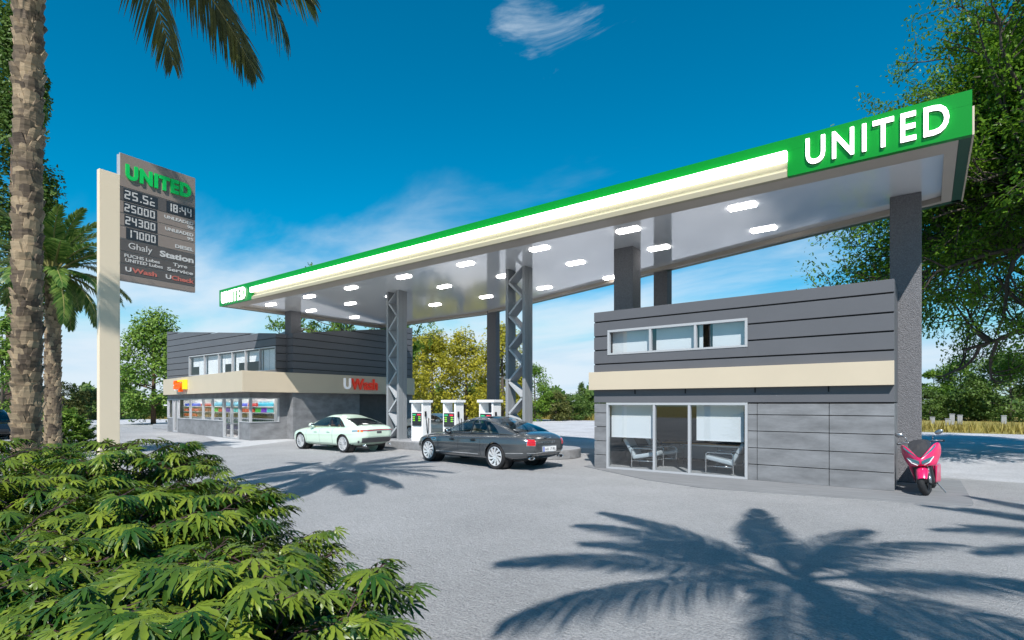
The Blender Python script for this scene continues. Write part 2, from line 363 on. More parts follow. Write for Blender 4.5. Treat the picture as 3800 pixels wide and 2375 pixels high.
# ------------------------------------------------------------------ ground
def sheet(name, poly, z, m, sub=0):
    mb = MB(); mb.add([(x, y, z) for x, y in poly], [tuple(range(len(poly)))]); return struct(obj(name, mb, m))
sheet('grass_field', [(-900, -300), (900, -300), (900, 1500), (-900, 1500)], -0.012, 'field')
sheet('gravel_lot', [(-75, -40), (40, -40), (40, 42.2), (-1, 42.2), (-28, 50), (-50, 53), (-60, 40), (-75, 16)], -0.006, 'gravel')
sheet('forecourt', [(-62, -40), (30, -40), (30, 16.42), (-2, 16.42), (-10.3, 18.8), (-24, 19.6), (-48, 24), (-58, 12)], 0.0, 'ground')
sheet('store_apron', [(-31.1, 13.4), (-21.7, 10.45), (-24.4, 15.2), (-26, 15.2)], 0.004, 'apron')
mb = MB(); mb.prism([(-7.6, 13.3), (-5.1, 11.79), (-3.7, 11.36), (-2.2, 11.56), (-0.74, 11.83), (0.22, 11.91), (0.5, 12.02), (0.62, 12.22), (0.65, 12.5), (0.6, 15.95), (-7.6, 17.5)], 0.001, 0.014)
struct(obj('paving_slab', mb, 'slab'))

# ------------------------------------------------------------------ canopy with its columns and lights
ZS, ZF, ZT = 6.37, 6.25, 7.0                     # soffit, fascia bottom, fascia top
XL, XR, YF = -26.1, 0.60, 11.90
OUT = [(XL, YF), (XR, YF), (XR, 15.68), (-17.72, 21.25), (XL, 21.32)]
INN = [(-25.75, 12.55), (0.25, 12.55), (0.25, 15.46), (-17.66, 20.90), (-25.75, 20.96)]
canopy = thing('fuel_canopy', 'long white canopy with a green front edge and lit strip over the forecourt', 'canopy', (-13, 15, 0))
mb = MB(); mb.add([(x, y, ZS) for x, y in INN], [(4, 3, 2, 1, 0)]); obj('soffit', mb, 'soffit', canopy)
IN2 = [(-25.92, 12.02), (0.43, 12.02), (0.43, 15.57), (-17.69, 21.12), (-25.92, 21.18)]
mb = MB(); v = [(x, y, ZF + .005) for x, y in IN2] + [(x, y, ZF + .005) for x, y in INN] + [(x, y, ZS + .004) for x, y in INN]; f = []
for i in range(5):
    j = (i + 1) % 5; f += [(i, 5 + i, 5 + j, j), (5 + i, 10 + i, 10 + j, 5 + j)]
mb.add(v, f); obj('soffit_border', mb, 'border', canopy)
FF = Fr((XL, YF), d=(1, 0)); LX = -23.1 - XL; RX = -2.2 - XL; LE = XR - XL
mb = MB()
mb.fbox(FF, 0, LE, 6.755, ZT, -0.12, 0); mb.fbox(FF, 0, LX, ZF, 6.753, -0.12, 0); mb.fbox(FF, RX, LE, ZF, 6.753, -0.12, 0); mb.fbox(FF, LX, RX, 6.30, 6.753, -0.12, -0.10)
obj('front_fascia', mb, 'green', canopy)
mb = MB(); mb.fbox(FF, LX - 0.06, RX, 6.535, 6.75, -0.02, 0.08); obj('light_strip', mb, 'strip', canopy, bevel=0.02)
mb = MB(); mb.fprism(FF, [(LX, 6.232), (RX - .003, 6.232), (RX - .003, 6.345), (LX, 6.345)], -0.10, 0.03)
mb.add([FF.p(LX, 6.345, 0.03), FF.p(RX - .003, 6.345, 0.03), FF.p(RX - .003, 6.45, -0.085), FF.p(LX, 6.45, -0.085), FF.p(RX - .003, 6.60, -0.085), FF.p(LX, 6.60, -0.085)], [(0, 1, 2, 3), (3, 2, 4, 5)])
obj('fascia_trim', mb, 'cream', canopy)
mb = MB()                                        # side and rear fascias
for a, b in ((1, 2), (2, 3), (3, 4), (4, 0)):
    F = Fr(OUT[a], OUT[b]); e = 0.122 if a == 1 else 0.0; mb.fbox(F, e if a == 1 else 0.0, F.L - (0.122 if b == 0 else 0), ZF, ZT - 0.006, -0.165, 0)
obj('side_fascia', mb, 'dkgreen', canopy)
mb = MB(); F = Fr(OUT[1], OUT[2]); mb.fbox(F, 0.0, F.L, 6.24, 6.72, 0.002, 0.03); obj('edge_trim', mb, 'beige', canopy)
mb = MB(); mb.prism([(x + (0.17 if x < -20 else -0.17 if x > 0 else 0), y + (0.13 if y < 13 else -0.2)) for x, y in OUT], ZS + .1, ZT - .05); obj('roof_deck', mb, 'roof', canopy)
def united(u0, u1, zu0, zu1, zd0, zd1):
    """UNITED in upright sans capitals on the front fascia"""
    mb = MB(); text(mb, FF, 'UNITED', u0, u1, zu0, zu1, 0.022, 0.055, offset=0.010, space=1.22); return mb
obj('lettering', united(-1.87 - XL, 0.30 - XL, 6.37, 6.875, 0, 0), 'letter', canopy)
obj('lettering', united(-25.80 - XL, -23.62 - XL, 6.33, 6.86, 0, 0), 'letter', canopy)
mb = MB()                                        # the dark returns that hold the letters off the fascia
obj('letter_backing', (text(mb, FF, 'UNITED', -1.875 - XL, 0.295 - XL, 6.36, 6.865, 0.0, 0.021, offset=0.010, space=1.22), mb)[1], 'dkgreen', canopy)
mb = MB(); obj('letter_backing', (text(mb, FF, 'UNITED', -25.805 - XL, -23.625 - XL, 6.32, 6.85, 0.0, 0.021, offset=0.010, space=1.22), mb)[1], 'dkgreen', canopy)
LXS = [-24.33, -21.18, -18.27, -15.16, -12.14, -9.18, -6.33, -3.44]
first = None
for iy, y in enumerate((13.42, 15.51, 18.08)):
    for x in LXS:
        if iy == 2 and x > -8.5: continue
        mb = MB(); mb.box(x - .27, x + .27, y - .07, y + .07, ZS - .012, ZS - .001); fx = obj('ceiling_light', mb, 'frame', canopy)
        for s in (-1, 1):
            mb = MB(); mb.box(x + s * .155 - .14, x + s * .155 + .14, y - .10, y + .10, ZS - .045, ZS - .0125); obj('lamp', mb, 'lamp', fx)
def box_column(x0, x1, y0, y1, z0=0.0, z1=ZS):
    mb = MB(); mb.box(x0, x1, y0, y1, z0, z1); return obj('column', mb, 'stucco', canopy, bevel=0.012)
box_column(-25.68, -25.13, 14.90, 15.45, 3.2); box_column(-7.46, -6.85, 14.83, 15.40, 4.10); box_column(-7.48, -7.00, 17.86, 18.30)
box_column(-17.40, -16.83, 20.80, 21.12); box_column(-0.665, -0.095, 14.83, 15.40, 0.016)
def truss_column(x0, x1, y0, y1, z0):
    ch = 0.115; ym = (y0 + y1) / 2
    mb = MB()
    for a, b in ((x0, x0 + ch), (x1 - ch, x1)):
        mb.box(a, b, y0, ym - .012, z0, ZS); mb.box(a, b, ym + .012, y1, z0, ZS); mb.box(a + .01, b - .01, ym - .012, ym + .012, z0, ZS)
    c = obj('truss_column', mb, 'steel', canopy, bevel=0.006)
    mb = MB(); xa, xb = x0 + ch + .001, x1 - ch - .001; z = ZS + .1; right = True; hp = 0.565; t = 0.048
    while z > z0 + .05:
        zn = max(z - hp, z0 + .02); A, B = (xb, xa) if right else (xa, xb)
        p = [(A, z + t), (B, zn + t), (B, zn - t), (A, z - t)]
        top = min(ZS - .002, z + t)
        mb.hexa([(A, y0 + .004, min(ZS - .002, z - t)), (B, y0 + .004, zn - t), (B, y1 - .004, zn - t), (A, y1 - .004, min(ZS - .002, z - t)),
                 (A, y0 + .004, top), (B, y0 + .004, zn + t), (B, y1 - .004, zn + t), (A, y1 - .004, top)])
        z = zn; right = not right
    obj('lattice', mb, 'lattice', c)
    mb = MB(); mb.box(x0 - .08, x1 + .08, y0 - .08, y1 + .08, z0 - .002, z0 + .022); obj('base_plate', mb, 'steel', c)
truss_column(-17.83, -17.07, 14.83, 15.28, 0.30); truss_column(-11.53, -10.70, 14.78, 15.22, 0.30)

# ------------------------------------------------------------------ pump island and pumps
isl = thing('pump_island', 'long raised concrete island with rounded ends carrying the fuel pumps', 'kerb', (-14, 15.1, 0))
def stadium(x0, x1, yc, r, n=14):
    return [(x1 - r + r * math.cos(a), yc + r * math.sin(a)) for a in np.linspace(-math.pi / 2, math.pi / 2, n)] + [(x0 + r + r * math.cos(a), yc + r * math.sin(a)) for a in np.linspace(math.pi / 2, 3 * math.pi / 2, n)]
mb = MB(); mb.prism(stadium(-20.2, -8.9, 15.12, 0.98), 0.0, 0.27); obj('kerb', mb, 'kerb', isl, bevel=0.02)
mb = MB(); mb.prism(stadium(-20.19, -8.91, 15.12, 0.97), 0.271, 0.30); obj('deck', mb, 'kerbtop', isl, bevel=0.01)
mb = MB()
for x in np.arange(-19.0, -10.0, 0.28): mb.ell((x, 14.138, 0.225), (.016, .01, .016), 8, 5)
for a in np.linspace(-1.5, 1.2, 8): mb.ell((-9.88 + .982 * math.cos(a), 15.12 + .982 * math.sin(a), 0.08), (.016, .016, .016), 8, 5)
obj('bolt', mb, 'chrome', isl)
M['lcdg'] = mat('green_readout', (0.02, 0.25, 0.10), 0.3, emit=(0.03, 0.6, 0.22), es=0.5)
M['lcdl'] = mat('lime_readout', (0.15, 0.4, 0.02), 0.3, emit=(0.25, 0.7, 0.03), es=0.4)
M['lcdr'] = mat('red_readout', (0.5, 0.02, 0.04), 0.3, emit=(0.9, 0.03, 0.06), es=0.5)
M['scr'] = mat('charcoal_panel', (0.03, 0.032, 0.038), 0.25)
def pump(x0, label):
    w, d, z0, h = 0.64, 0.44, 0.30, 1.585
    t = thing('fuel_pump', label, 'fuel pump', (x0, 14.6, z0), group='white fuel pumps on the island')
    F = Fr((0, 0), d=(1, 0))
    mb = MB(); mb.box(0, .075, 0, d, 0, 1.487); obj('side_panel', mb, 'white', t, world=False, bevel=0.006)
    mb = MB(); mb.box(w - .075, w, 0, d, 0, 1.487); obj('side_panel', mb, 'white', t, world=False, bevel=0.006)
    mb = MB(); mb.box(.076, w - .076, .02, d - .02, 0, 1.13); obj('cabinet', mb, 'white', t, world=False, bevel=0.004)
    mb = MB(); mb.box(-.06, w + .06, -.05, d + .05, 1.488, h); obj('top_cap', mb, 'white', t, world=False, bevel=0.01)
    mb = MB(); mb.box(.06, w - .06, -.018, .03, .60, 1.10); dp = obj('display_panel', mb, 'scr', t, world=False, bevel=0.006)
    mb = MB(); mb.box(.10, .27, -.026, -.012, 1.00, 1.05); obj('readout', mb, 'lcdg', dp, world=False)
    mb = MB(); mb.box(.36, .54, -.026, -.012, 1.00, 1.05); obj('readout', mb, 'lcdr', dp, world=False)
    for z in (.92, .85, .78):
        for a in (.12, .42):
            mb = MB(); mb.box(a, a + .10, -.026, -.012, z, z + .04); obj('readout', mb, 'lcdl', dp, world=False)
            mb = MB(); mb.box(a - .045 if a < .3 else a + .115, a - .015 if a < .3 else a + .145, -.026, -.012, z + .005, z + .035); obj('button', mb, 'frame', dp, world=False)
    mb = MB(); mb.tube([(w + .02, .12, 1.0), (w + .07, .12, .8), (w + .08, .14, .45), (w + .05, .2, .3), (w + .02, .28, .4), (w + .015, .3, .9)], .014, 8); obj('hose', mb, 'black', t, world=False, smooth=True)
    mb = MB(); mb.box(w + .002, w + .05, .09, .16, .96, 1.16); obj('nozzle', mb, 'black', t, world=False, bevel=0.012)
    return t
pump(-16.06, 'white fuel pump beside the pale green sedan, nearest to the store')
pump(-14.34, 'white fuel pump between two others, partly behind the grey sedan front')
pump(-12.57, 'white fuel pump behind the grey sedan roof, beside the lattice column')

# ------------------------------------------------------------------ office building on the right
OX0, OX1, OY, OB, OZ = -7.22, -0.515, 13.20, 17.70, 4.225
off = thing('office_building', 'two storey slate clad office with a beige band and a wide glazed front', 'building', (-3.87, 15.4, 0))
FO = Fr((0, OY), d=(1, 0))
GX0, GX1, ZL = -6.845, -3.264, 1.755
mb = MB()
hs = [0.016, 0.371, 0.747, 1.129, 1.501, 1.756]
for i in range(5):
    a, b = hs[i] + (.008 if i else 0), hs[i + 1] - .008
    for u0, u1 in ((GX1 + .004, -3.071), (-3.059, -1.649), (-1.637, OX1)): mb.fbox(FO, u0, u1, a, b, -0.12, 0)
obj('concrete_panel', mb, 'panel', off, bevel=0.003); mb = MB()
for i in range(5): mb.fbox(FO, OX0, GX0 - .004, hs[i] + (.008 if i else 0), hs[i + 1] - .008, -0.12, 0)
obj('concrete_panel', mb, 'panel', off, bevel=0.003)
mb = MB(); mb.fbox(FO, OX0 + .01, GX0, 0.016, 1.75, -0.2, -0.121); obj('panel_joint', mb, 'gap', off); mb = MB(); mb.fbox(FO, GX1, OX1 - .01, 0.016, 1.75, -0.2, -0.121); obj('panel_joint', mb, 'gap', off)
WX0, WX1, WZ0, WZ1 = -6.812, -3.264, 3.05, 3.713
mb = MB(); gz = [1.78, 2.815, 3.19, 3.565, 3.955, OZ]
for i in range(5):
    a, b = gz[i] + (.017 if i else 0), gz[i + 1] - (.017 if i < 4 else 0)
    for u0, u1, c, d in (((OX0, OX1, a, b),) if b < WZ0 or a > WZ1 else ((OX0, WX0 - .002, a, b), (WX1 + .002, OX1, a, b)) + (((WX0 - .002, WX1 + .002, a, WZ0 - .002),) if a < WZ0 - .01 else ()) + (((WX0 - .002, WX1 + .002, WZ1 + .002, b),) if b > WZ1 + .01 else ())):
        mb.fbox(FO, u0, u1, c, d, -0.02, 0.022)
obj('cladding', mb, 'clad', off, bevel=0.004)
mb = MB(); mb.fbox(FO, OX0 + .012, OX1 - .012, 1.83, WZ0 - .01, -0.10, -0.021); mb.fbox(FO, OX0 + .012, OX1 - .012, WZ1 + .01, 4.2, -0.10, -0.021); mb.fbox(FO, OX0 + .012, WX0 - .01, WZ0 - .01, WZ1 + .01, -0.10, -0.021); mb.fbox(FO, WX1 + .01, OX1 - .012, WZ0 - .01, WZ1 + .01, -0.10, -0.021)
obj('joint_backing', mb, 'gap', off)
mb = MB(); mb.box(OX1 - .12, OX1 - .002, OY + .125, OB, 0.016, 1.76); mb.box(OX0 + .002, OX0 + .12, OY + .125, OB, 0.016, 1.76); mb.box(OX0, OX1, OB, OB + .12, 0.016, 1.76); obj('side_wall', mb, 'panel', off)
mb = MB(); mb.box(OX1 - .12, OX1, OY + .03, OB, 1.781, OZ); mb.box(OX0, OX0 + .12, OY + .03, OB, 1.781, OZ); mb.box(OX0, OX1, OB + .002, OB + .12, 1.781, OZ); obj('side_cladding', mb, 'clad', off)
mb = MB(); mb.box(OX0 + .12, OX1 - .12, OY + .03, OB, 4.05, 4.10); obj('roof', mb, 'roof', off)
mb = MB(); mb.fbox(FO, OX0 - .085, OX1 + .002, 2.12, 2.597, 0.024, 0.165); obj('fascia_band', mb, 'beige', off, bevel=0.004)
mb = MB()
for u in (-6.02, -4.70, -3.10, -1.65): mb.fbox(FO, u - .014, u + .014, 2.0, 2.12, 0.023, 0.035)
obj('band_bracket', mb, 'gap', off)
mb = MB(); mb.box(OX0 + .12, OX1 - .12, OY + .02, OB, 0.016, 0.030); obj('floor', mb, 'floor', off)
mb = MB(); mb.box(OX0 + .12, OX1 - .12, OY + .03, OB, 1.83, 1.90); obj('ceiling', mb, 'iwhite', off)
mb = MB(); mb.box(OX0 + .121, OX1 - .121, 16.55, 16.62, 0.031, 1.829); mb.box(GX1 + .25, GX1 + .32, OY + .22, 16.549, 0.031, 1.829)
for z in np.arange(0.15, 1.8, .115): mb.box(OX0 + .122, GX1 + .249, 16.525, 16.549, z, z + .085)
obj('inner_wall', mb, 'dark', off)
def glazed(name, parent, F, u0, u1, z0, z1, mull, fw=0.055, depth=(-0.07, 0.035), pane='glass', trans=()):
    mb = MB(); n0, n1 = depth
    mb.fbox(F, u0, u1, z1 - fw, z1, n0, n1); mb.fbox(F, u0, u1, z0, z0 + fw * .8, n0, n1)
    mb.fbox(F, u0, u0 + fw, z0 + fw * .8 + .0005, z1 - fw - .0005, n0, n1); mb.fbox(F, u1 - fw, u1, z0 + fw * .8 + .0005, z1 - fw - .0005, n0, n1)
    for m_ in mull: mb.fbox(F, m_ - fw * .5, m_ + fw * .5, z0 + fw * .8 + .0005, z1 - fw - .0005, n0, n1 - .003)
    w = obj(name, mb, 'frame', parent, bevel=0.003)
    e = [u0 + fw * .5] + list(mull) + [u1 - fw * .5]
    for a, b in zip(e[:-1], e[1:]):
        mb = MB(); nm = (n0 + n1) / 2 - .004; mb.add([F.p(a, z0 + .01, nm), F.p(b, z0 + .01, nm), F.p(b, z1 - .01, nm), F.p(a, z1 - .01, nm)], [(0, 1, 2, 3)])
        obj('pane', mb, pane, w)
    return w
def blind(parent, F, u0, u1, z0, z1, n=-0.19):
    mb = MB(); mb.fbox(F, u0, u1, z0, z1, n - .006, n); mb.fbox(F, u0, u1, z0 - .02, z0, n - .012, n + .006); return obj('roller_blind', mb, 'blind', parent)
w = glazed('shop_front', off, FO, GX0, GX1, 0.016, 1.775, (-5.508, -4.61), 0.06)
blind(w, FO, -6.80, -5.58, 0.87, 1.76); blind(w, FO, -4.50, -3.40, 0.87, 1.76)
w = glazed('upper_window', off, FO, WX0, WX1, WZ0, WZ1, (-5.611, -4.462), 0.06)
for a, b in ((-6.77, -5.73), (-5.53, -4.56), (-4.43, -4.34), (-4.11, -3.36)): blind(w, FO, a, b, 3.06, 3.70)
mb = MB(); mb.fbox(FO, -4.14, -4.115, 3.09, 3.66, -0.06, -0.01); obj('sash_bar', mb, 'black', w)
mb = MB(); mb.box(OX0 + .13, OX1 - .13, 15.6, 15.66, 1.95, 4.04); mb.box(OX0 + .13, OX1 - .13, OY + .03, 15.6, 2.75, 2.80); obj('upper_room', mb, 'dark', off)

def lounge_chair(name, label, loc, rz, group):
    t = thing(name, label, 'chair', loc, (0, 0, rz), group)       # faces +x in its own space
    w = 0.36
    for s in (-1, 1):
        y = s * w; mb = MB()
        mb.tube([(.34, y, 0), (.34, y, .50), (.30, y, .53), (-.28, y, .53), (-.32, y, .50), (-.32, y, 0)], .013, 8); mb.tube([(.34, y, .20), (-.32, y, .20)], .011, 8)
        obj('side_frame', mb, 'chrome', t, world=False, smooth=True)
        mb = MB(); mb.box(-.26, .24, y - .022, y + .022, .537, .556); obj('armrest', mb, 'piping', t, world=False, bevel=0.006)
    mb = MB(); mb.tube([(.2, -w, .20), (.2, w, .20)], .011, 8); mb.tube([(-.2, -w, .20), (-.2, w, .20)], .011, 8); obj('cross_bar', mb, 'chrome', t, world=False)
    mb = MB(); mb.box(-.34, .36, -w + .03, w - .03, -.055, .055); mb.xf(Matrix.Translation((.02, 0, .345)) @ Matrix.Rotation(R(-11), 4, 'Y')); obj('seat', mb, 'cushion', t, world=False, bevel=0.035, bseg=3)
    mb = MB(); mb.box(-.05, .05, -w + .03, w - .03, 0, .56); mb.xf(Matrix.Translation((-.26, 0, .30)) @ Matrix.Rotation(R(-30), 4, 'Y')); obj('backrest', mb, 'cushion', t, world=False, bevel=0.035, bseg=3)
    mb = MB(); mb.box(-.056, .056, -w + .028, w - .028, .27, .285); mb.xf(Matrix.Translation((-.26, 0, .30)) @ Matrix.Rotation(R(-30), 4, 'Y')); obj('piping', mb, 'piping', t, world=False)
    return t
g = 'grey lounge chairs inside the glazed office'
lounge_chair('lounge_chair', 'grey steel framed lounge chair nearest the left end of the office glass, facing right', (-6.02, 13.95, .03), R(8), g)
lounge_chair('lounge_chair', 'grey lounge chair standing behind another one at the left of the office', (-5.85, 15.0, .03), R(4), g)
lounge_chair('lounge_chair', 'grey lounge chair nearest the right end of the office glass, facing left', (-3.95, 13.85, .03), R(176), g)
lounge_chair('lounge_chair', 'grey lounge chair behind the front one at the right of the office', (-3.62, 14.9, .03), R(178), g)
t = thing('sideboard', 'long grey sideboard with an orange wooden top inside the office', 'sideboard', (-4.9, 15.7, .03))
mb = MB(); mb.box(-1.25, .95, 0, .42, .14, .50); obj('cabinet', mb, 'greyfab', t, world=False, bevel=0.006)
mb = MB(); mb.box(-1.35, 1.05, -.12, .45, .555, .59); obj('top', mb, 'wood', t, world=False, bevel=0.004)
mb = MB(); mb.box(-1.15, .85, .02, .40, .501, .554); obj('spacer', mb, 'satin', t, world=False)
for x in (-1.15, -.15, .85):
    mb = MB(); mb.tube([(x, .06, 0), (x, .06, .14)], .014, 8); mb.tube([(x, .36, 0), (x, .36, .14)], .014, 8); obj('leg', mb, 'chrome', t, world=False)
mb = MB()
for x in (-.52, .22): mb.box(x - .004, x + .004, -.004, .001, .15, .49)
obj('door_gap', mb, 'gap', t, world=False)

# ------------------------------------------------------------------ store on the left
A = (-38.18, 14.24); C = (-25.44, 13.01); Cu = (-25.29, 14.22); Dq = (-25.22, 14.75); E = (-24.72, 14.76)
rd = Vector((-0.087, 0.996)).normalized(); Fe = (E[0] + rd.x * 8.5, E[1] + rd.y * 8.5)
store = thing('store_building', 'slate clad shop and car wash with a beige band and lit shelves behind glass', 'building', (-31, 16, 0))
FA = Fr(A, C); FC = Fr(C, Dq); FE = Fr(E, Fe); FU = Fr((-38.2, 14.235), Cu); FD = Fr(Dq, E)
def ux(x): return (x - A[0]) / (C[0] - A[0]) * FA.L
SILL, HEAD, B0, B1 = 0.85, 2.04, 2.29, 3.26
mb = MB(); d0, d1 = ux(-28.78), ux(-26.74); n0 = ux(-37.0); n1 = ux(-36.2)
mb.fbox(FA, 0, n0, 0, SILL, -.15, 0); obj('lower_wall', mb, 'plaster', store); mb = MB(); mb.fbox(FA, n1, d0, 0, SILL, -.15, 0); obj('lower_wall', mb, 'plaster', store); mb = MB(); mb.fbox(FA, d1, FA.L, 0, SILL, -.15, 0)
mb.fbox(FA, 0, FA.L, HEAD + .002, B0, -.15, -.001)
mb.fbox(FC, 0.0, FC.L, 0, SILL, -.15, 0); mb.fbox(FC, FC.L - .38, FC.L, SILL, B0, -.15, 0); mb.fbox(FC, 0, FC.L - .38, HEAD + .002, B0, -.15, -.001)
mb.fbox(FD, 0, FD.L, 0, B0, -.15, 0); op = 4.25
mb.fbox(FE, 0, op, 0, B0, -.2, 0); mc = MB(); mc.fbox(FE, 7.7, 8.5, 0, B0, -.2, 0); obj('corner_pier', mc, 'plaster', store)
obj('lower_wall', mb, 'plaster', store, bevel=0.004)
mb = MB(); mb.fbox(FE, op, 7.7, 0.0, B0, -.50, -.42); mb.fbox(FE, op - .1, op, 0, B0, -.41, -.21); mb.fbox(FE, 7.7, 7.8, 0, B0, -.41, -.21); obj('wash_bay', mb, mat('dark_wash_bay', (.075, .068, .068), .6, var=.2), store)
BO = [(-38.12, 13.97), (-24.68, 12.26), (-24.37, 22.35), (-25.4, 23.35), (-38.12, 23.45)]
mb = MB(); mb.prism(BO, B0 + .003, B1); obj('fascia_band', mb, 'beige', store, bevel=0.006)
# upper cladding boards, cut by the sloping parapet
GR = [B1 + .003] + [3.471 + .3735 * k for k in range(8)]
def boards(mb, F, L, t0, t1, hole=None, n=(-.03, .02)):
    top = lambda u: t0 + (t1 - t0) * u / L
    lv = GR + [6.9]
    for a, b in zip(lv[:-1], lv[1:]):
        a += .016 if a > 3.4 else 0; b -= .016
        segs = [(0, L)]
        if hole and a < hole[3] and b > hole[2]: segs = [(0, hole[0]), (hole[1], L)]
        for u0, u1 in segs:
            if top(u0) <= a and top(u1) <= a: continue
            lo = a; pts = [(u0, lo), (u1, lo)]
            ts, te = min(b, top(u0)), min(b, top(u1))
            uc = lambda z: (z - t0) / (t1 - t0) * L
            if top(u0) < lo: pts = [(uc(lo), lo), (u1, lo), (u1, te)] + ([(uc(b), b)] if top(u1) > b else [])
            elif top(u1) < lo: pts = [(u0, lo), (uc(lo), lo)] + ([(uc(b), b)] if top(u0) > b else []) + [(u0, ts)]
            else:
                pts += [(u1, te)]
                if (top(u0) - b) * (top(u1) - b) < 0: pts += [(uc(b), b)]
                pts += [(u0, ts)]
            mb.fprism(F, pts, *n)
        if hole and a < hole[3] and b > hole[2]:
            if a < hole[2] - .01: mb.fbox(F, hole[0], hole[1], a, hole[2], *n)
            if b > hole[3] + .01: mb.fbox(F, hole[0], hole[1], hole[3], b, *n)
H0, H1, HZ0, HZ1 = -35.02 + 38.2, -25.30 + 38.2 - .02, 3.39, 4.565
mb = MB(); boards(mb, FU, FU.L, 6.292, 5.185, (H0, H1, HZ0, HZ1)); boards(mb, Fr(Cu, Dq), .53, 5.17, 5.19); boards(mb, FD, FD.L, 5.19, 5.215); boards(mb, FE, 8.5, 5.217, 6.47)
obj('cladding', mb, 'clad', store, bevel=0.004)
mb = MB()
mb.fprism(FU, [(0.01, 3.27), (H0, 3.27), (H0, 5.9), (0.01, 6.25)], -.1, -.031); mb.fprism(FU, [(H0, HZ1 + .01), (FU.L, HZ1 + .01), (FU.L, 5.14), (H0, 5.95)], -.1, -.032); mb.fbox(FU, H0, H1, 3.27, HZ0 - .005, -.1, -.032)
mb.fbox(Fr(Cu, Dq), 0, .5, 3.27, 5.13, -.1, -.031); mb.fbox(FD, 0, FD.L, 3.27, 5.13, -.1, -.031); mb.fprism(FE, [(0, 3.27), (8.48, 3.27), (8.48, 6.42), (0, 5.17)], -.1, -.031)
obj('joint_backing', mb, 'gap', store)
mb = MB(); q = [A, Cu, Dq, E, Fe, (-38.2, 23.2)]; tz = [6.0, 5.0, 5.0, 5.0, 6.2, 6.2]
v = [(x + (.15 if x < -30 else -.15), y + .15 if y < 20 else y - .1, z) for (x, y), z in zip(q, tz)]; mb.add(v, [tuple(range(6))]); obj('roof', mb, 'roof', store)
mb = MB(); mb.box(-38.2, -38.05, 14.36, 23.2, 0, B0); mb.box(-38.2, -38.05, 14.36, 23.2, B1 + .004, 6.2); mb.box(-38.04, -25.6, 23.08, 23.2, 0, B0); mb.box(-38.04, -25.6, 23.08, 23.2, B1 + .004, 6.2); obj('rear_wall', mb, 'clad', store)
mb = MB(); mb.fprism(FU, [(10.9, 5.22), (12.9, 5.22), (12.9, 5.50)], -.9, -.8); obj('roof_upstand', mb, 'frame', store)
mb = MB(); mb.box(-38.95, -38.21, 14.3, 15.6, 1.62, 1.69); obj('side_slab', mb, 'white', store)  # thin white slab at the left end of the store
# ground floor glazing: narrow side door and lights, shop windows, double door, corner window
w = glazed('shop_window', store, FA, ux(-36.15), d0 - .05, SILL, HEAD, [ux(-33.95), ux(-31.85), ux(-30.4)], .05, (-.10, .03), 'sglass')
w = glazed('side_light', store, FA, .03, n0 - .02, SILL, HEAD, [], .07, (-.10, .03), 'sglass')
w = glazed('side_door', store, FA, n0, n1 - .0, 0.02, HEAD, [], .09, (-.10, .03), 'sglass')
w = glazed('entrance_door', store, FA, d0, d1, 0.02, HEAD, [(d0 + d1) / 2], .055, (-.10, .035), 'sglass')
for s in (-1, 1):
    mb = MB(); u = (d0 + d1) / 2 + s * .09; mb.tube([FA.p(u, .85, .035), FA.p(u, .85, .085), FA.p(u, 1.3, .085), FA.p(u, 1.3, .035)], .014, 8); obj('handle', mb, 'chrome', w)
w = glazed('shop_window', store, FA, d1 + .04, FA.L - .02, SILL, HEAD, [], .05, (-.10, .03), 'sglass')
w = glazed('corner_window', store, FC, .02, FC.L - .39, SILL, HEAD, [], .05, (-.10, .03), 'sglass')
mb = MB(); mb.fbox(FA, FA.L - .05, FA.L + .02, SILL + .01, HEAD - .01, -.09, .02); obj('corner_post', mb, 'frame', store)
# upper strip window with venetian blinds
us = [H0 + (H1 - H0) * k for k in (.205, .385, .545, .692, .842)]
w = glazed('upper_window', store, FU, H0, H1, HZ0, HZ1, us, .05, (-.10, .035), 'sglass')
e = [H0 + .07] + us + [H1 - .07]
lay = [[(0, .42, .42), (.42, 1, 0)], [(0, 1, 0)], [(0, .22, 0), (.22, .72, .42), (.72, 1, 0)], [(0, .24, 0), (.24, 1, .40)], [(0, .86, .42), (.86, 1, 0)], [(0, .4, 0), (.4, 1, 0)]]
for k in range(6):
    a, b = e[k] + .05, e[k + 1] - .05
    for f0, f1, cut in lay[k]:
        mb = MB(); u0, u1 = a + (b - a) * f0 + .012, a + (b - a) * f1 - .012; z = HZ1 - .12; zb = HZ0 + .06 + cut * (HZ1 - HZ0)
        while z > zb:
            mb.hexa([FU.p(u0, z - .03, -.183), FU.p(u1, z - .03, -.183), FU.p(u1, z + .022, -.20), FU.p(u0, z + .022, -.20), FU.p(u0, z - .026, -.181), FU.p(u1, z - .026, -.181), FU.p(u1, z + .026, -.198), FU.p(u0, z + .026, -.198)]); z -= .060
        obj('venetian_blind', mb, 'blind', w)
mb = MB(); mb.fbox(FU, 0.3, FU.L - .2, 3.30, 4.95, -3.0, -2.9); obj('upper_inner_wall', mb, 'dark', store)
mb = MB(); mb.add([(-38.0, 14.4, .012), (-25.6, 13.2, .012), (-25.4, 14.7, .012), (-25.4, 23, .012), (-38.0, 23, .012)], [(0, 1, 2, 3, 4)]); obj('floor', mb, 'floor', store)
mb = MB(); mb.box(-38.0, -25.5, 15.62, 15.72, .013, B0); mb.box(-25.62, -25.52, 14.95, 15.61, .013, B0); obj('inner_wall', mb, 'iwhite', store)
mb = MB(); mb.add([(-38.04, 14.3, B0 - .01), (-25.5, 13.1, B0 - .01), (-25.3, 15.6, B0 - .01), (-38.04, 15.6, B0 - .01)], [(3, 2, 1, 0)]); obj('ceiling', mb, 'iwhite', store)
M['shoplamp'] = mat('shop_tube_light', (1, 1, 1), .4, emit=(1, .97, .93), es=14.0)
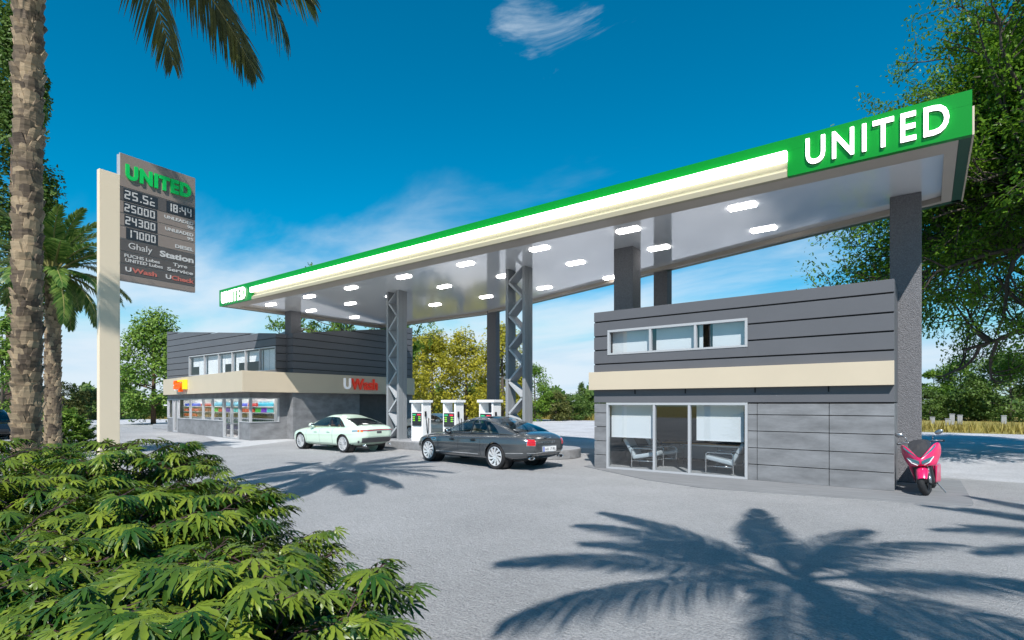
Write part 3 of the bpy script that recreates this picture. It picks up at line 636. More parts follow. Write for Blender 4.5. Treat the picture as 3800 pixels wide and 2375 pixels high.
for x in (-36.2, -33.2, -30.2, -27.2):
    mb = MB(); mb.box(x - 1.2, x + 1.2, 14.35, 14.5, B0 - .07, B0 - .02); obj('ceiling_light', mb, 'shoplamp', store)
# signs on the band
FB1 = Fr(BO[0], BO[1]); FB2 = Fr(BO[1], BO[2])
y0 = 17.52 - BO[1][1]; y1 = 19.68 - BO[1][1]
mb = MB(); text(mb, FB2, 'U', y0, y0 + .42, 2.52, 3.10, .01, .09, .02); text(mb, FB2, 'U', y0 + .001, y0 + .419, 2.521, 3.099, .09, .10, .02); obj('lettering', mb, 'wletter', store)
mb = MB(); text(mb, FB2, 'Wash', y0 + .46, y1, 2.50, 3.10, .01, .10, .02); obj('lettering', mb, 'red', store)
k = FB1.L / (BO[1][0] - BO[0][0]); s0 = (-35.0 + 38.12) * k
mb = MB(); text(mb, FB1, 'U', s0, s0 + .60, 2.52, 3.08, .01, .2, .03); obj('lettering', mb, 'wletter', store)
mb = MB(); text(mb, FB1, 'Stop', s0 + .45, s0 + 1.75, 2.42, 3.08, .10, .32, .03); obj('lettering', mb, 'orange', store)
mb = MB(); mb.fbox(FB1, s0 + .85, s0 + 2.05, 2.98, 3.10, .01, .22); mb.fbox(FB1, s0 + 1.80, s0 + 2.05, 2.56, 2.979, .01, .22); obj('sign_bracket', mb, 'yellow', store)
# shelves and goods
shelf = thing('shelf_unit', 'long white shelf rack stacked with goods along the lit shop wall', 'shelf', (-32.5, 15.3, .012))
SZ = [1.60, 1.28, .96, .64, .30]
for z in SZ:
    mb = MB(); mb.box(-37.7, -26.9, 14.95, 15.45, z - .035, z - .008); obj('shelf_board', mb, 'white', shelf)
mb = MB(); mb.box(-37.7, -26.9, 15.47, 15.5, .02, 1.98); obj('back_panel', mb, 'white', shelf)
for x in (-37.72, -35.0, -32.3, -29.6, -26.88):
    mb = MB(); mb.box(x - .015, x + .015, 15.0, 15.469, .02, 1.98); obj('upright', mb, 'white', shelf)
GOODS = [  # shelf, from, to, step, kind, colour, height, words
 (0, -37.5, -35.4, .21, 'can', (.02, .06, .55), .16, 'blue drink can on the top shop shelf'),
 (0, -35.3, -34.0, .21, 'can', (.55, .05, .03), .16, 'red drink can on the top shop shelf'),
 (0, -33.9, -30.6, .17, 'bottle', (.10, .45, .62), .26, 'pale blue bottle on the top shop shelf'),
 (0, -30.5, -29.6, .2, 'can', (.03, .05, .6), .17, 'royal blue tin on the top shop shelf, behind the door'),
 (0, -29.5, -28.6, .2, 'can', (.6, .04, .03), .17, 'bright red tin on the top shop shelf, behind the door'),
 (0, -28.5, -27.0, .14, 'bottle', (.08, .5, .66), .27, 'light blue bottle at the corner end of the top shop shelf'),
 (1, -37.5, -35.6, .26, 'carton', (.75, .15, .12), .17, 'red and white carton on the second shop shelf'),
 (1, -35.5, -34.0, .24, 'carton', (.40, .13, .06), .18, 'brown carton on the second shop shelf'),
 (1, -33.9, -33.1, .2, 'packet', (.06, .5, .05), .24, 'green packet on the second shop shelf'),
 (1, -33.0, -32.2, .2, 'packet', (.55, .06, .04), .24, 'dark red packet on the second shop shelf'),
 (1, -32.1, -31.4, .2, 'packet', (.15, .05, .5), .24, 'purple packet on the second shop shelf'),
 (1, -31.3, -30.5, .2, 'packet', (.05, .5, .5), .24, 'turquoise packet on the second shop shelf'),
 (1, -30.4, -28.9, .2, 'carton', (.65, .08, .04), .18, 'scarlet carton on the second shop shelf, behind the door'),
 (1, -28.8, -28.3, .16, 'packet', (.08, .55, .06), .24, 'bright green packet at the corner end of the second shelf'),
 (1, -28.2, -27.7, .16, 'packet', (.2, .06, .55), .24, 'violet packet at the corner end of the second shelf'),
 (1, -27.6, -27.0, .16, 'packet', (.06, .55, .55), .24, 'aqua packet at the corner end of the second shelf'),
 (2, -37.5, -35.8, .3, 'carton', (.8, .16, .05), .18, 'orange and red carton on the third shop shelf'),
 (2, -35.6, -33.2, .3, 'carton', (.40, .27, .14), .18, 'tan carton on the third shop shelf'),
 (2, -33.0, -27.0, .16, 'bottle', (.12, .10, .02), .24, 'dark olive bottle on the third shop shelf'),
 (3, -33.0, -27.0, .18, 'bottle', (.03, .12, .04), .24, 'dark green bottle on the fourth shop shelf'),
 (4, -33.0, -27.0, .24, 'carton', (.05, .05, .16), .20, 'navy box on the lowest shop shelf')]
for si, x0, x1, st, kind, col, h, words in GOODS:
    m = mat(words.split(' on ')[0].split(' at ')[0].replace(' ', '_'), col, .35); proto = None; z = SZ[si] - .007
    for i, x in enumerate(np.arange(x0, x1, st)):
        mb = MB(); w_ = st * .34
        if kind == 'can': mb.lathe([(0, 0), (w_ * .95, 0), (w_, .01), (w_, h - .015), (w_ * .85, h), (0, h)], 10)
        elif kind == 'bottle': mb.lathe([(0, 0), (w_, 0), (w_, h * .6), (w_ * .45, h * .78), (w_ * .4, h), (0, h)], 10)
        elif kind == 'packet': mb.hexa([(-w_, -.04, 0), (w_, -.04, 0), (w_, .04, 0), (-w_, .04, 0), (-w_ * .95, -.008, h), (w_ * .95, -.008, h), (w_ * .95, .008, h), (-w_ * .95, .008, h)])
        else: mb.box(-w_, w_, -.09, .09, 0, h)
        if proto is None:
            proto = o = obj(kind, mb, [m], smooth=kind in ('can', 'bottle')); tag(o, words, kind, words + 's' if False else 'row of ' + words)
        else: o = proto.copy(); COL.objects.link(o)
        o.location = (float(x), 15.06, z + .012)

# ------------------------------------------------------------------ price pylon
PYD = Vector((-0.094, 0.9956)).normalized(); PK = 0.47; P0 = (-23.551 * PK, 6.582 * PK)     # PK: metres per drawing unit of the sign below
pyl = thing('price_sign', 'tall beige post carrying a brown fuel price board with a green heading', 'sign', (P0[0], P0[1] + .15, 0))
class FrS(Fr):
    def p(s, u, z, n=0.0): return Fr.p(s, u * PK, CH + (z - CH) * PK, n * PK)
FPY = FrS(P0, d=PYD); ZG = CH - CH / PK
mb = MB(); M['postc'] = mat('cream_post_paint', (.74, .62, .46), .45, var=.02, scale=.6); mb.fbox(FPY, 0, .655, ZG, 10.17, -.20, 0); obj('post', mb, 'postc', pyl, bevel=0.006)
s0, s1, zb, zt = .66, 3.36, 6.30, 11.0; SL = s1 - s0
M['pgrey'] = mat('warm_grey_sign_panel', (.235, .19, .165), .5, var=.04, scale=1); M['pdark'] = mat('charcoal_sign_panel', (.095, .083, .078), .45); M['pled'] = mat('black_led_window', (.03, .03, .033), .3)
M['ptext'] = mat('white_sign_lettering', (.50, .49, .48), .5, emit=(1, 1, 1), es=.03); M['pgreen'] = mat('green_sign_letters', (.005, .42, .08), .35, emit=(0, .6, .1), es=.12); M['pred'] = mat('faded_red_lettering', (.50, .14, .11), .5)  # faint glow added to the white sign text to keep it legible
mb = MB(); mb.fbox(FPY, s0, s1, zb, zt, -.10, -.03); mb.fbox(FPY, s0, s1, zb + .02, zt - .02, -.27, -.20); mb.fbox(FPY, s0 + .01, s1 - .01, zb + .03, zt - .03, -.199, -.101); obj('board_frame', mb, 'frame', pyl)
fr = [0, .264, .372, .470, .570, .670, .769, .863, .950, 1.0]; zz = [zt - k * (zt - zb) for k in fr]
cols = ['pgrey', 'pdark', 'pgrey', 'pgrey', 'pgrey', 'pdark', 'pdark', 'pdark', 'pgrey']
pan = []
for i in range(9):
    mb = MB(); mb.fbox(FPY, s0, s1, zz[i + 1] + .012, zz[i] - .012, -.029, 0); pan.append(obj('board_panel', mb, cols[i], pyl, bevel=0.002))
def st(f): return s0 + SL * f
mb = MB(); text(mb, FPY, 'UNITED', st(.06), st(.93), zz[0] - .93, zz[0] - .37, .005, .07, .05, 1.15); obj('lettering', mb, 'pgreen', pan[0])
def led(i, chars, f0, f1, window=True, frac=.62):
    h = (zz[i] - zz[i + 1]) * frac; z = (zz[i] + zz[i + 1]) / 2 - h / 2
    if window: mb = MB(); mb.fbox(FPY, st(f0) - .03, st(f1) + .03, z - .07, z + h + .06, .001, .008); obj('led_window', mb, 'pled', pan[i])
    mb = MB(); n = sum(.45 if c in '.:' else 1 for c in chars); cw = (st(f1) - st(f0)) / n; u = st(f0)
    for c in chars:
        if c == '.': mb.fbox(FPY, u + cw * .1, u + cw * .3, z, z + h * .16, .009, .016); u += cw * .45
        elif c == ':':
            for q in (.25, .6): mb.fbox(FPY, u + cw * .1, u + cw * .3, z + h * q, z + h * (q + .15), .009, .016)
            u += cw * .45
        elif c == 'c':
            digit(mb, FPY, 'c', u, z, cw * .75, h * .9, .009, .016); mb.fbox(FPY, u + cw * .1, u + cw * .3, z + h * .8, z + h * .95, .009, .016); u += cw
        else: digit(mb, FPY, c, u, z, cw * .78, h, .009, .016); u += cw
    obj('digits', mb, 'ptext', pan[i])
led(1, '25.5c', .05, .46); led(1, '18:44', .60, .96); led(2, '25000', .05, .45); led(3, '24300', .06, .455); led(4, '17000', .08, .46)
def words(i, body, f0, f1, q0, q1, m='ptext', off=.03):
    H = zz[i] - zz[i + 1]; mb = MB(); text(mb, FPY, body, st(f0), st(f1), zz[i + 1] + H * q0, zz[i + 1] + H * q1, .002, .012, off); obj('lettering', mb, m, pan[i])
words(2, 'UNLEADED', .56, .97, .50, .78); words(2, '98', .88, .97, .14, .40)
words(3, 'UNLEADED', .57, .97, .50, .78); words(3, '95', .88, .97, .14, .40)
words(4, 'DIESEL', .71, .97, .22, .52); words(5, 'Ghaly', .10, .40, .14, .80, off=0); words(5, 'Station', .50, .975, .20, .72, off=.035)
words(6, 'FUCHS Lubes', .05, .50, .54, .82, off=.02); words(6, 'UNITED Lubes', .06, .54, .16, .44, off=.02); words(6, 'Tyre', .68, .88, .52, .90, off=.02); words(6, 'Service', .60, .965, .10, .42, off=.02)
words(7, 'U', .06, .135, .30, .72, off=.03); words(7, 'Wash', .14, .46, .28, .72, 'pred', .03); words(7, 'U', .58, .655, .30, .72, off=.03); words(7, 'Check', .66, .98, .28, .72, 'pred', .03)

# low kerb blocks beyond the store
t = thing('kerb_block', 'low white concrete kerb block beside the far end of the store', 'kerb', (-41.5, 15.6, 0)); mb = MB(); mb.box(-1.5, 1.5, -.5, .5, 0, .33); obj('block', mb, 'kerbtop', t, world=False, bevel=0.03)
# ------------------------------------------------------------------ cars
def paint(name, col, metal=0.0, rough=0.3): return mat(name, col, rough, metal=metal, coat=1.0, spec=0.5)
M['carglass'] = glass('tinted_car_glass', (0.42, 0.46, 0.48), 1.0, 1.55)
M['cardark'] = glass('dark_car_glass', (0.10, 0.11, 0.12), 1.0, 1.6)
M['taillamp'] = mat('red_tail_lamp', (0.45, 0.006, 0.012), 0.15, coat=1.0, emit=(1, .02, .03), es=.10)
M['lampclear'] = mat('clear_lamp', (0.45, 0.50, 0.55), 0.12, metal=0.6, coat=1.0)
M['amber'] = mat('amber_lamp', (0.75, 0.18, 0.02), 0.2, coat=1.0)
M['tan'] = mat('tan_leather', (0.55, 0.24, 0.08), 0.5); M['creamleather'] = mat('cream_leather', (0.70, 0.60, 0.47), 0.5)
M['plate'] = mat('white_number_plate', (0.8, 0.8, 0.8), 0.4); M['blue'] = mat('blue_plate_band', (0.02, 0.08, 0.5), 0.4); M['ink'] = mat('plate_ink', (0.10, 0.10, 0.12), 0.5)
M['alloy'] = mat('bright_alloy', (0.72, 0.73, 0.75), .3, metal=.35, coat=.5); M['bumper'] = mat('dark_grey_bumper', (0.075, 0.075, 0.085), 0.45)
def sinterp(xs, zs, k=0.10):
    x = np.linspace(xs[0], xs[-1], 400); z = np.interp(x, xs, zs); n = max(3, int(k * 400) | 1); w = np.hanning(n + 2)[1:-1]; w /= w.sum()
    zp = np.convolve(np.pad(z, n // 2, mode='edge'), w, 'valid'); return lambda q: np.interp(q, x, zp)
def seg(pts, step):
    out = [pts[0]]
    for a, b in zip(pts[:-1], pts[1:]):
        n = max(1, int(round(abs(b - a) / step))); out += list(np.linspace(a, b, n + 1)[1:])
    return out
def rounded(P, h, r):
    h = np.array(h); r = np.array(r); p = P * h; core = np.clip(p, -(h - r), h - r); q = (p - core) / r
    l2 = np.linalg.norm(q, axis=1); mx = np.abs(q).max(axis=1); s = np.where(l2 > 1e-9, mx / np.maximum(l2, 1e-9), 1); return core + q * s[:, None] * r
def cubegrid(A, B, C):
    V = []; key = {}; F = []
    def vid(p):
        k = tuple(round(c, 5) for c in p)
        if k not in key: key[k] = len(V); V.append(p)
        return key[k]
    def face(side, U, Wv, f):
        for i in range(len(U) - 1):
            for j in range(len(Wv) - 1):
                q = [f(U[i], Wv[j]), f(U[i + 1], Wv[j]), f(U[i + 1], Wv[j + 1]), f(U[i], Wv[j + 1])]
                F.append((tuple(vid(p) for p in q), side, tuple(np.mean(q, axis=0))))
    face('a+', B, C, lambda u, w: (1, u, w)); face('a-', B[::-1], C, lambda u, w: (-1, u, w))
    face('b+', A[::-1], C, lambda u, w: (u, 1, w)); face('b-', A, C, lambda u, w: (u, -1, w))
    face('c+', A, B, lambda u, w: (u, w, 1)); face('c-', A, B[::-1], lambda u, w: (u, w, -1))
    return np.array(V, float), F
def sub_mb(V, faces):
    used = sorted({i for f in faces for i in f}); ix = {k: n for n, k in enumerate(used)}; mb = MB(); mb.add([V[k] for k in used], [tuple(ix[i] for i in f) for f in faces]); return mb
def wheel(parent, x, y, Rw, wd, spokes, style, right):
    mb = MB(); ri = Rw * .76; h = wd / 2
    mb.lathe([(ri, -h), (Rw * .93, -h), (Rw * .985, -h * .8), (Rw, -h * .5), (Rw, h * .5), (Rw * .985, h * .8), (Rw * .93, h), (ri, h * .94), (ri * .98, h * .5), (ri * .98, -h * .6)], 40, 'y')
    o = obj('wheel', mb, 'rubber', parent, world=False); smooth_angle(o, 40); o.location = (x, y, Rw); o.rotation_euler = (0, 0, math.pi if right else 0)
    mb = MB(); mb.lathe([(ri * .985, h * .93), (ri * .93, h * .98), (ri * .90, h * .80), (ri * .90, -h * .3)], 40, 'y')
    for k in range(spokes):
        a = 2 * math.pi * k / spokes
        if style == 'blade':
            pts = [(ri * f, a + .55 * (f - .15)) for f in (.16, .35, .6, .92)]
            for (r0, a0), (r1, a1) in zip(pts[:-1], pts[1:]):
                w0, w1 = .02 + .055 * (r0 / ri), .02 + .055 * (r1 / ri)
                mb.bar((r0 * math.cos(a0), h * .78, r0 * math.sin(a0)), (r1 * 1.01 * math.cos(a1), h * .84, r1 * 1.01 * math.sin(a1)), .03, w1 * .85, up=(math.sin(a1), 0, -math.cos(a1)))
        else:
            for s in (-.10, .10): mb.bar((ri * .14 * math.cos(a), h * .74, ri * .14 * math.sin(a)), (ri * .93 * math.cos(a + s), h * .84, ri * .93 * math.sin(a + s)), .025, .014, up=(math.sin(a), 0, -math.cos(a)))
    mb.lathe([(0, h * .86), (ri * .15, h * .84), (ri * .18, h * .6)], 20, 'y')
    rim = obj('rim', mb, 'alloy', o, world=False)
    mb = MB(); mb.lathe([(0, h * .30), (ri * .89, h * .30), (ri * .89, h * .2)], 30, 'y'); obj('rim_backing', mb, 'black', o, world=False)  # flat black disc closing the rim so the spoke gaps read dark
    mb = MB(); mb.lathe([(ri * .2, h * .34), (ri * .60, h * .34)], 30, 'y'); obj('disc_face', mb, 'satin', o, world=False) if style != 'blade' else None
def sedan(name, label, loc, rz, sp):
    t = thing(name, label, 'car', loc, (0, 0, rz)); L, Wd = sp['L'], sp['W']; hx, hy, hz = L / 2, Wd / 2, .34
    top, bot = sinterp(*sp['top']), sinterp(*sp['bot'], k=.06); Rw = sp['R']; Ra = Rw * 1.085
    xf_, xr_ = sp['axf'], sp['axr']
    def bmap(P):
        p = rounded(np.asarray(P, float), (hx, hy, hz), sp.get('r', (.55, .36, .12)))
        x, y = p[:, 0].copy(), p[:, 1].copy(); tt = (p[:, 2] / hz + 1) / 2; yn = y / hy
        zt = top(x) + .035 * (1 - yn ** 2); zb = bot(x); z = zb + tt * (zt - zb)
        prof = 1 - .075 * np.clip((.45 - tt) / .45, 0, 1) ** 1.5 - .07 * np.clip((tt - .68) / .32, 0, 1) ** 1.6
        y *= prof * (1 - sp.get('tf', .07) * np.clip(x / hx, 0, 1) ** 3 - sp.get('tr', .05) * np.clip(-x / hx, 0, 1) ** 3)
        e = np.clip((np.abs(x) / hx - .72) / .28, 0, 1) ** 2
        fr_ = x > 0
        x = np.where(fr_, x - e * (.16 * np.clip((tt - .45) / .55, 0, 1) ** 1.5 + .10 * np.clip((.35 - tt) / .35, 0, 1)), x + e * (sp.get('rr', .10) * np.clip((tt - .72) / .28, 0, 1) ** 1.3 * -1 * -1 + .16 * np.clip((.42 - tt) / .42, 0, 1) ** 1.2))
        # gentle side crease
        y += np.sign(y) * .012 * np.exp(-((tt - .62) / .05) ** 2) * (1 - e) * (np.abs(yn) > .8)
        return np.c_[x, y, z]
    A = list(np.linspace(-1, 1, 131)); B = list(np.linspace(-1, 1, 31)); C = list(np.linspace(-1, 1, 27))
    Vn, F = cubegrid(A, B, C); V = bmap(Vn)
    side = np.abs(V[:, 1]) > hy * .52; dead = np.zeros(len(V), bool)
    for xw in (xf_, xr_):
        d = np.hypot(V[:, 0] - xw, V[:, 2] - Rw); dead |= side & (d < Ra)
    gb0, gb1 = sp['gb']
    keep = []
    for f, sd, c in F:
        if all(dead[i] for i in f): continue
        if sd == 'c+':
            q = V[list(f)].mean(axis=0)
            if gb1 + .18 < q[0] < gb0 - .16 and abs(q[1]) < hy * .74: continue
        keep.append(f)
    for xw in (xf_, xr_):
        dx, dz = V[:, 0] - xw, V[:, 2] - Rw; d = np.hypot(dx, dz); k = side & (d < Ra) & (d > 1e-6)
        V[k, 0] = xw + dx[k] / d[k] * Ra; V[k, 2] = Rw + dz[k] / d[k] * Ra
    body = obj('body', sub_mb(V, keep), sp['paint'], t, world=False); smooth_angle(body, 42)
    for xw in (xf_, xr_):
        for s in (-1, 1):
            mb = MB(); yo, yi = s * hy * .90, s * (hy - .36); mb.lathe([(Ra + .005, yo), (Ra + .005, yi), (0, yi)], 36, 'y', (xw, 0, Rw)); obj('wheel_well', mb, 'black', t, world=False)
            wheel(t, xw, s * (hy - sp['wd'] / 2 - .022), Rw, sp['wd'], sp['spokes'], sp['style'], s < 0)
    mb = MB(); mb.box(-hx * .72, hx * .80, -hy * .62, hy * .62, .20, .26); mb.box(gb1 + .2, gb0 - .1, -hy * .82, hy * .82, .261, .50); obj('underbody', mb, 'black', t, world=False)
    def patch(nm, m, sd, u, w, off, nu=14, nv=8, parent=None, lab=None, fn=None, skirt=.02):
        fn = fn or bmap; U = np.linspace(*u, nu + 1); Wv = np.linspace(*w, nv + 1); ax = 'abc'.index(sd[0]); sg = 1 if sd[1] == '+' else -1; o3 = [i for i in range(3) if i != ax]
        def g(du, dw):
            P = np.zeros(((nu + 1) * (nv + 1), 3)); P[:, ax] = sg; uu, ww = np.meshgrid(U, Wv, indexing='ij'); P[:, o3[0]] = uu.ravel() + du; P[:, o3[1]] = ww.ravel() + dw; return fn(P)
        p = g(0, 0); e = 1e-3; n = np.cross(g(e, 0) - g(-e, 0), g(0, e) - g(0, -e)); n /= np.linalg.norm(n, axis=1, keepdims=True) + 1e-12
        ref = np.zeros(3); ref[ax] = sg
        if (n @ ref).sum() < 0: n = -n; flip = True
        else: flip = False
        q = p + n * off; ins = p - n * skirt; mb = MB(); idx = lambda i, j: i * (nv + 1) + j
        fs = [(idx(i, j), idx(i + 1, j), idx(i + 1, j + 1), idx(i, j + 1)) for i in range(nu) for j in range(nv)]
        if flip: fs = [f[::-1] for f in fs]
        mb.add(q, fs); rim = [(i, 0) for i in range(nu)] + [(nu, j) for j in range(nv)] + [(i, nv) for i in range(nu, 0, -1)] + [(0, j) for j in range(nv, 0, -1)]
        k = len(rim); rv = [q[idx(*r)] for r in rim] + [ins[idx(*r)] for r in rim]; mb.add(rv, [(i, k + i, k + (i + 1) % k, (i + 1) % k)[::-1 if flip else 1] for i in range(k)])
        o = obj(nm, mb, m, parent or t, world=False, smooth=False, label=lab); smooth_angle(o, 35); return o
    # cabin
    (rf0, rf1), z0, zr, wb, wr = sp['roof'], sp['gz'], sp['H'], sp['wb'], sp['wr']
    def gmap(P):
        p = rounded(np.asarray(P, float), (1, 1, 1), (.14, .22, .26)); a, b, c = p[:, 0], p[:, 1], p[:, 2]; s = (c + 1) / 2
        sx = s ** 1.55; mb_, hb, mr, hr = (gb0 + gb1) / 2, (gb0 - gb1) / 2, (rf0 + rf1) / 2, (rf0 - rf1) / 2
        x = (mb_ + (mr - mb_) * sx) + a * (hb + (hr - hb) * sx); y = b * (wb + (wr - wb) * s ** 1.5) * (1 - .05 * a ** 2)
        z = z0 + (zr - z0) * s ** .93 - .085 * np.abs(a) ** 2.2 * s - .03 * b ** 2 * s
        return np.c_[x, y, z]
    win = sp['win']; ap = sorted({-1.0, 1.0} | {v for w_ in win for v in w_}); cp = [-1, -.86, .70, 1]; bp = [-1, -.90, .90, 1]
    Vn, F = cubegrid(seg(ap, .05), seg(bp, .1), seg(cp, .12)); V = gmap(Vn); shell = []; sides = {}; ws = []; rw = []
    for f, sd, c in F:
        if sd == 'c-': continue
        if sd[0] == 'b' and -.86 < c[2] < .70:
            hit = [k for k, (a0, a1) in enumerate(win) if a0 < c[0] < a1]
            if hit: sides.setdefault((sd, hit[0]), []).append(f); continue
        if sd[0] == 'a' and abs(c[1]) < .90 and -.86 < c[2] < .70: (ws if sd == 'a+' else rw).append(f); continue
        shell.append(f)
    cab = obj('cabin', sub_mb(V, shell), sp['paint'], t, world=False); smooth_angle(cab, 50)
    for (sd, k), fs in sides.items(): o = obj('side_window', sub_mb(V, fs), sp.get('sglass', 'carglass'), t, world=False, smooth=True)
    obj('windscreen', sub_mb(V, ws), sp.get('sglass', 'carglass'), t, world=False, smooth=True); obj('rear_window', sub_mb(V, rw), sp.get('rglass', 'carglass'), t, world=False, smooth=True)
    w0, w1 = min(w_[0] for w_ in win), max(w_[1] for w_ in win)
    for s in 'b+', 'b-':
        for a0, a1 in zip(sorted(w_[1] for w_ in win)[:-1], sorted(w_[0] for w_ in win)[1:]): patch('pillar', 'black', s, (a0, a1), (-.86, .70), .002, 2, 8, fn=gmap)
        if sp.get('trim'):
            for c0, c1 in ((-.90, -.865), (.705, .735)): patch('window_trim', 'chrome', s, (w0, w1), (c0, c1), .004, 24, 1, fn=gmap)
    if sp.get('panoroof'): patch('glass_roof', 'cardark', 'c+', (-.62, .78), (-.74, .74), .003, 16, 8, fn=gmap); patch('roof_bar', 'black', 'c+', (.02, .16), (-.74, .74), .006, 3, 8, fn=gmap)
    # seats, dash and wheel
    for x in (sp['seats'] + .12, sp['seats'] - .50):
        for s in (-1, 1):
            mb = MB(); y = s * hy * .42; mb.box(-.07, .07, y - .22, y + .22, 0, .52); mb.xf(Matrix.Translation((x, 0, .48)) @ Matrix.Rotation(R(-14), 4, 'Y')); st_ = obj('seat_back', mb, sp['trimcol'], t, world=False, bevel=.05, bseg=3)
            mb = MB(); mb.box(-.05, .05, y - .13, y + .13, .53, .71); mb.xf(Matrix.Translation((x, 0, .48)) @ Matrix.Rotation(R(-12), 4, 'Y')); obj('headrest', mb, sp['trimcol'], st_, world=False, bevel=.05, bseg=3)
            mb = MB(); mb.box(x, x + .5, y - .22, y + .22, .46, .58); obj('seat_base', mb, sp['trimcol'], t, world=False, bevel=.04)
    mb = MB(); mb.box(gb0 - .62, gb0 - .12, -hy * .74, hy * .74, .60, z0 + .02); obj('dashboard', mb, sp.get('dash', 'black'), t, world=False, bevel=.05)
    mb = MB(); pts = [(.17 * math.sin(a) * .35, .17 * math.cos(a), .17 * math.sin(a)) for a in np.linspace(0, 2 * math.pi, 25)]; mb.tube(pts, .014, 6); mb.xf(Matrix.Translation((gb0 - .72, hy * .42, z0 - .02))); obj('steering_wheel', mb, 'black', t, world=False, smooth=True)
    # shut lines, handles, mirrors
    for s, sg in (('b+', 1), ('b-', -1)):
        for a in sp['doors']: patch('shut_line', 'gap', s, (a - .0016, a + .0016), (-.62, .92), .0025, 1, 12, skirt=.0)
        patch('shut_line', 'gap', s, (sp['doors'][0], sp['doors'][-1]), (-.64, -.628), .0025, 24, 1, skirt=.0)
        for a in sp['handles']:
            q = bmap([[a, sg, .50]])[0]; mb = MB(); mb.box(q[0] - .10, q[0] + .10, q[1] - .012 * 1, q[1] + .012, q[2] - .014, q[2] + .014); mb.xf(Matrix.Translation((0, sg * .028, 0))); obj('door_handle', mb, sp.get('handlemat', sp['paint']), t, world=False, bevel=.008)
            patch('handle_recess', 'black' if sp.get('trim') else sp['paint'], s, (a - .03, a + .03), (.40, .60), .001, 6, 4, skirt=0)
        mb = MB(); xm, ym, zm = gb0 - .42, sg * (wb + .13), z0 + .09; mb.ell((xm, ym, zm), (.075, .115, .075), 16, 10); mb.hexa([(xm - .04, ym - sg * .1, zm - .1), (xm + .05, ym - sg * .1, zm - .1), (xm + .05, ym - sg * .03, zm - .1), (xm - .04, ym - sg * .03, zm - .1), (xm - .03, ym - sg * .12, zm), (xm + .03, ym - sg * .12, zm), (xm + .03, ym, zm), (xm - .03, ym, zm)]); mo = obj('wing_mirror', mb, sp.get('mirror', sp['paint']), t, world=False, smooth=True)
        mb = MB(); mb.ell((xm - .06, ym, zm), (.02, .095, .058), 14, 8); obj('mirror_glass', mb, 'chrome', mo, world=False, smooth=True)
    return t, bmap, gmap, patch
PD = paint('gunmetal_car_paint', (0.105, 0.112, 0.118), .55, .22); PL = paint('pale_mint_car_paint', (0.60, 0.74, 0.61), 0.0, .28); PK = paint('black_car_paint', (0.008, 0.009, 0.011), 0.0, .2); PG = paint('champagne_car_paint', (0.66, 0.57, 0.48), 0.0, .3)
def plate(t, x, z, w, h, body, band=True):
    F = Fr((x, w / 2), d=(0, -1)); mb = MB(); mb.fbox(F, -.03, w + .03, z - .03, z + h + .03, -.03, .0); mb2 = MB(); mb2.fbox(F, 0, w, z, z + h, .001, .012)
    fr_ = obj('plate_frame', mb, 'chrome', t, world=False, bevel=.008); pl = obj('number_plate', mb2, 'plate', t, world=False, bevel=.004)
    if band: mb = MB(); mb.fbox(F, .0, w * .09, z + .002, z + h - .002, .013, .015); obj('plate_band', mb, 'blue', pl, world=False)
    if body: mb = MB(); text(mb, F, body, w * .15, w * .95, z + h * .22, z + h * .78, .013, .016, .01); obj('lettering', mb, 'ink', pl, world=False)
# grey saloon
sp = dict(L=4.90, W=1.86, H=1.385, R=.345, wd=.27, axf=1.62, axr=-1.31, paint=PD, spokes=10, style='blade',
    top=([-2.46, -2.3, -1.9, -1.2, .4, .95, 1.6, 2.1, 2.35, 2.46], [.86, .93, .965, .95, .915, .905, .855, .79, .72, .66]), bot=([-2.46, -1.9, -1.2, 1.3, 2.0, 2.46], [.30, .25, .20, .19, .22, .25]),
    gb=(1.06, -1.98), roof=(.22, -.86), gz=.885, wb=.80, wr=.57, win=[(-.60, -.36), (-.33, .135), (.17, .84)], trim=True, panoroof=True, seats=-.02, trimcol='creamleather', doors=(-.305, .075, .455), handles=(-.19, .18), rglass='carglass', handlemat='black', mirror='black', r=(.62, .40, .13), tr=.10)
t, bm, gm, pt = sedan('grey_saloon', 'glossy dark grey four door saloon with big chrome blade wheels beside the pump island', (-10.36, 12.35, 0), R(172.7), sp)
for s, (u0, u1) in (('a-', (.62, .93)), ('a-', (-.93, -.62))):
    o = pt('tail_lamp', 'chrome', s, (u0, u1), (.18, .74), .006, 8, 8); pt('lamp_lens', 'taillamp', s, (u0 + .02, u1 - .02), (.22, .70), .014, 8, 8, parent=o)
    for c in (.38, .52): pt('lamp_bar', 'black', s, (u0 + .05, u1 - .05), (c, c + .018), .016, 6, 1, parent=o)
for s in ('b+', 'b-'): pt('sill_strip', 'chrome', s, (-.27, .50), (-.56, -.50), .012, 40, 1)
for s in ('b+', 'b-'): pt('bumper_strip', 'chrome', s, (-.97, -.70), (-.44, -.38), .010, 16, 1)
pt('bumper_strip', 'chrome', 'a-', (-.9, .9), (-.44, -.38), .010, 24, 1)
for s in ('b+', 'b-'): pt('wing_vent', 'chrome', s, (.50, .58), (.42, .60), .008, 5, 4); pt('vent_slot', 'black', s, (.51, .57), (.46, .56), .012, 5, 3)
for s in ('a+',): pt('grille', 'chrome', s, (-.5, .5), (-.35, .55), .01, 12, 8); [pt('headlamp', 'lampclear', s, u, (.2, .62), .012, 6, 6) for u in ((.58, .86), (-.86, -.58))]
pt('boot_line', 'gap', 'a-', (-.55, .55), (-.16, -.145), .003, 16, 1, skirt=0)
xr = bm([[-1, 0, .05]])[0]
plate(t, xr[0] - .012, .50, .52, .125, '643 17 IRL')
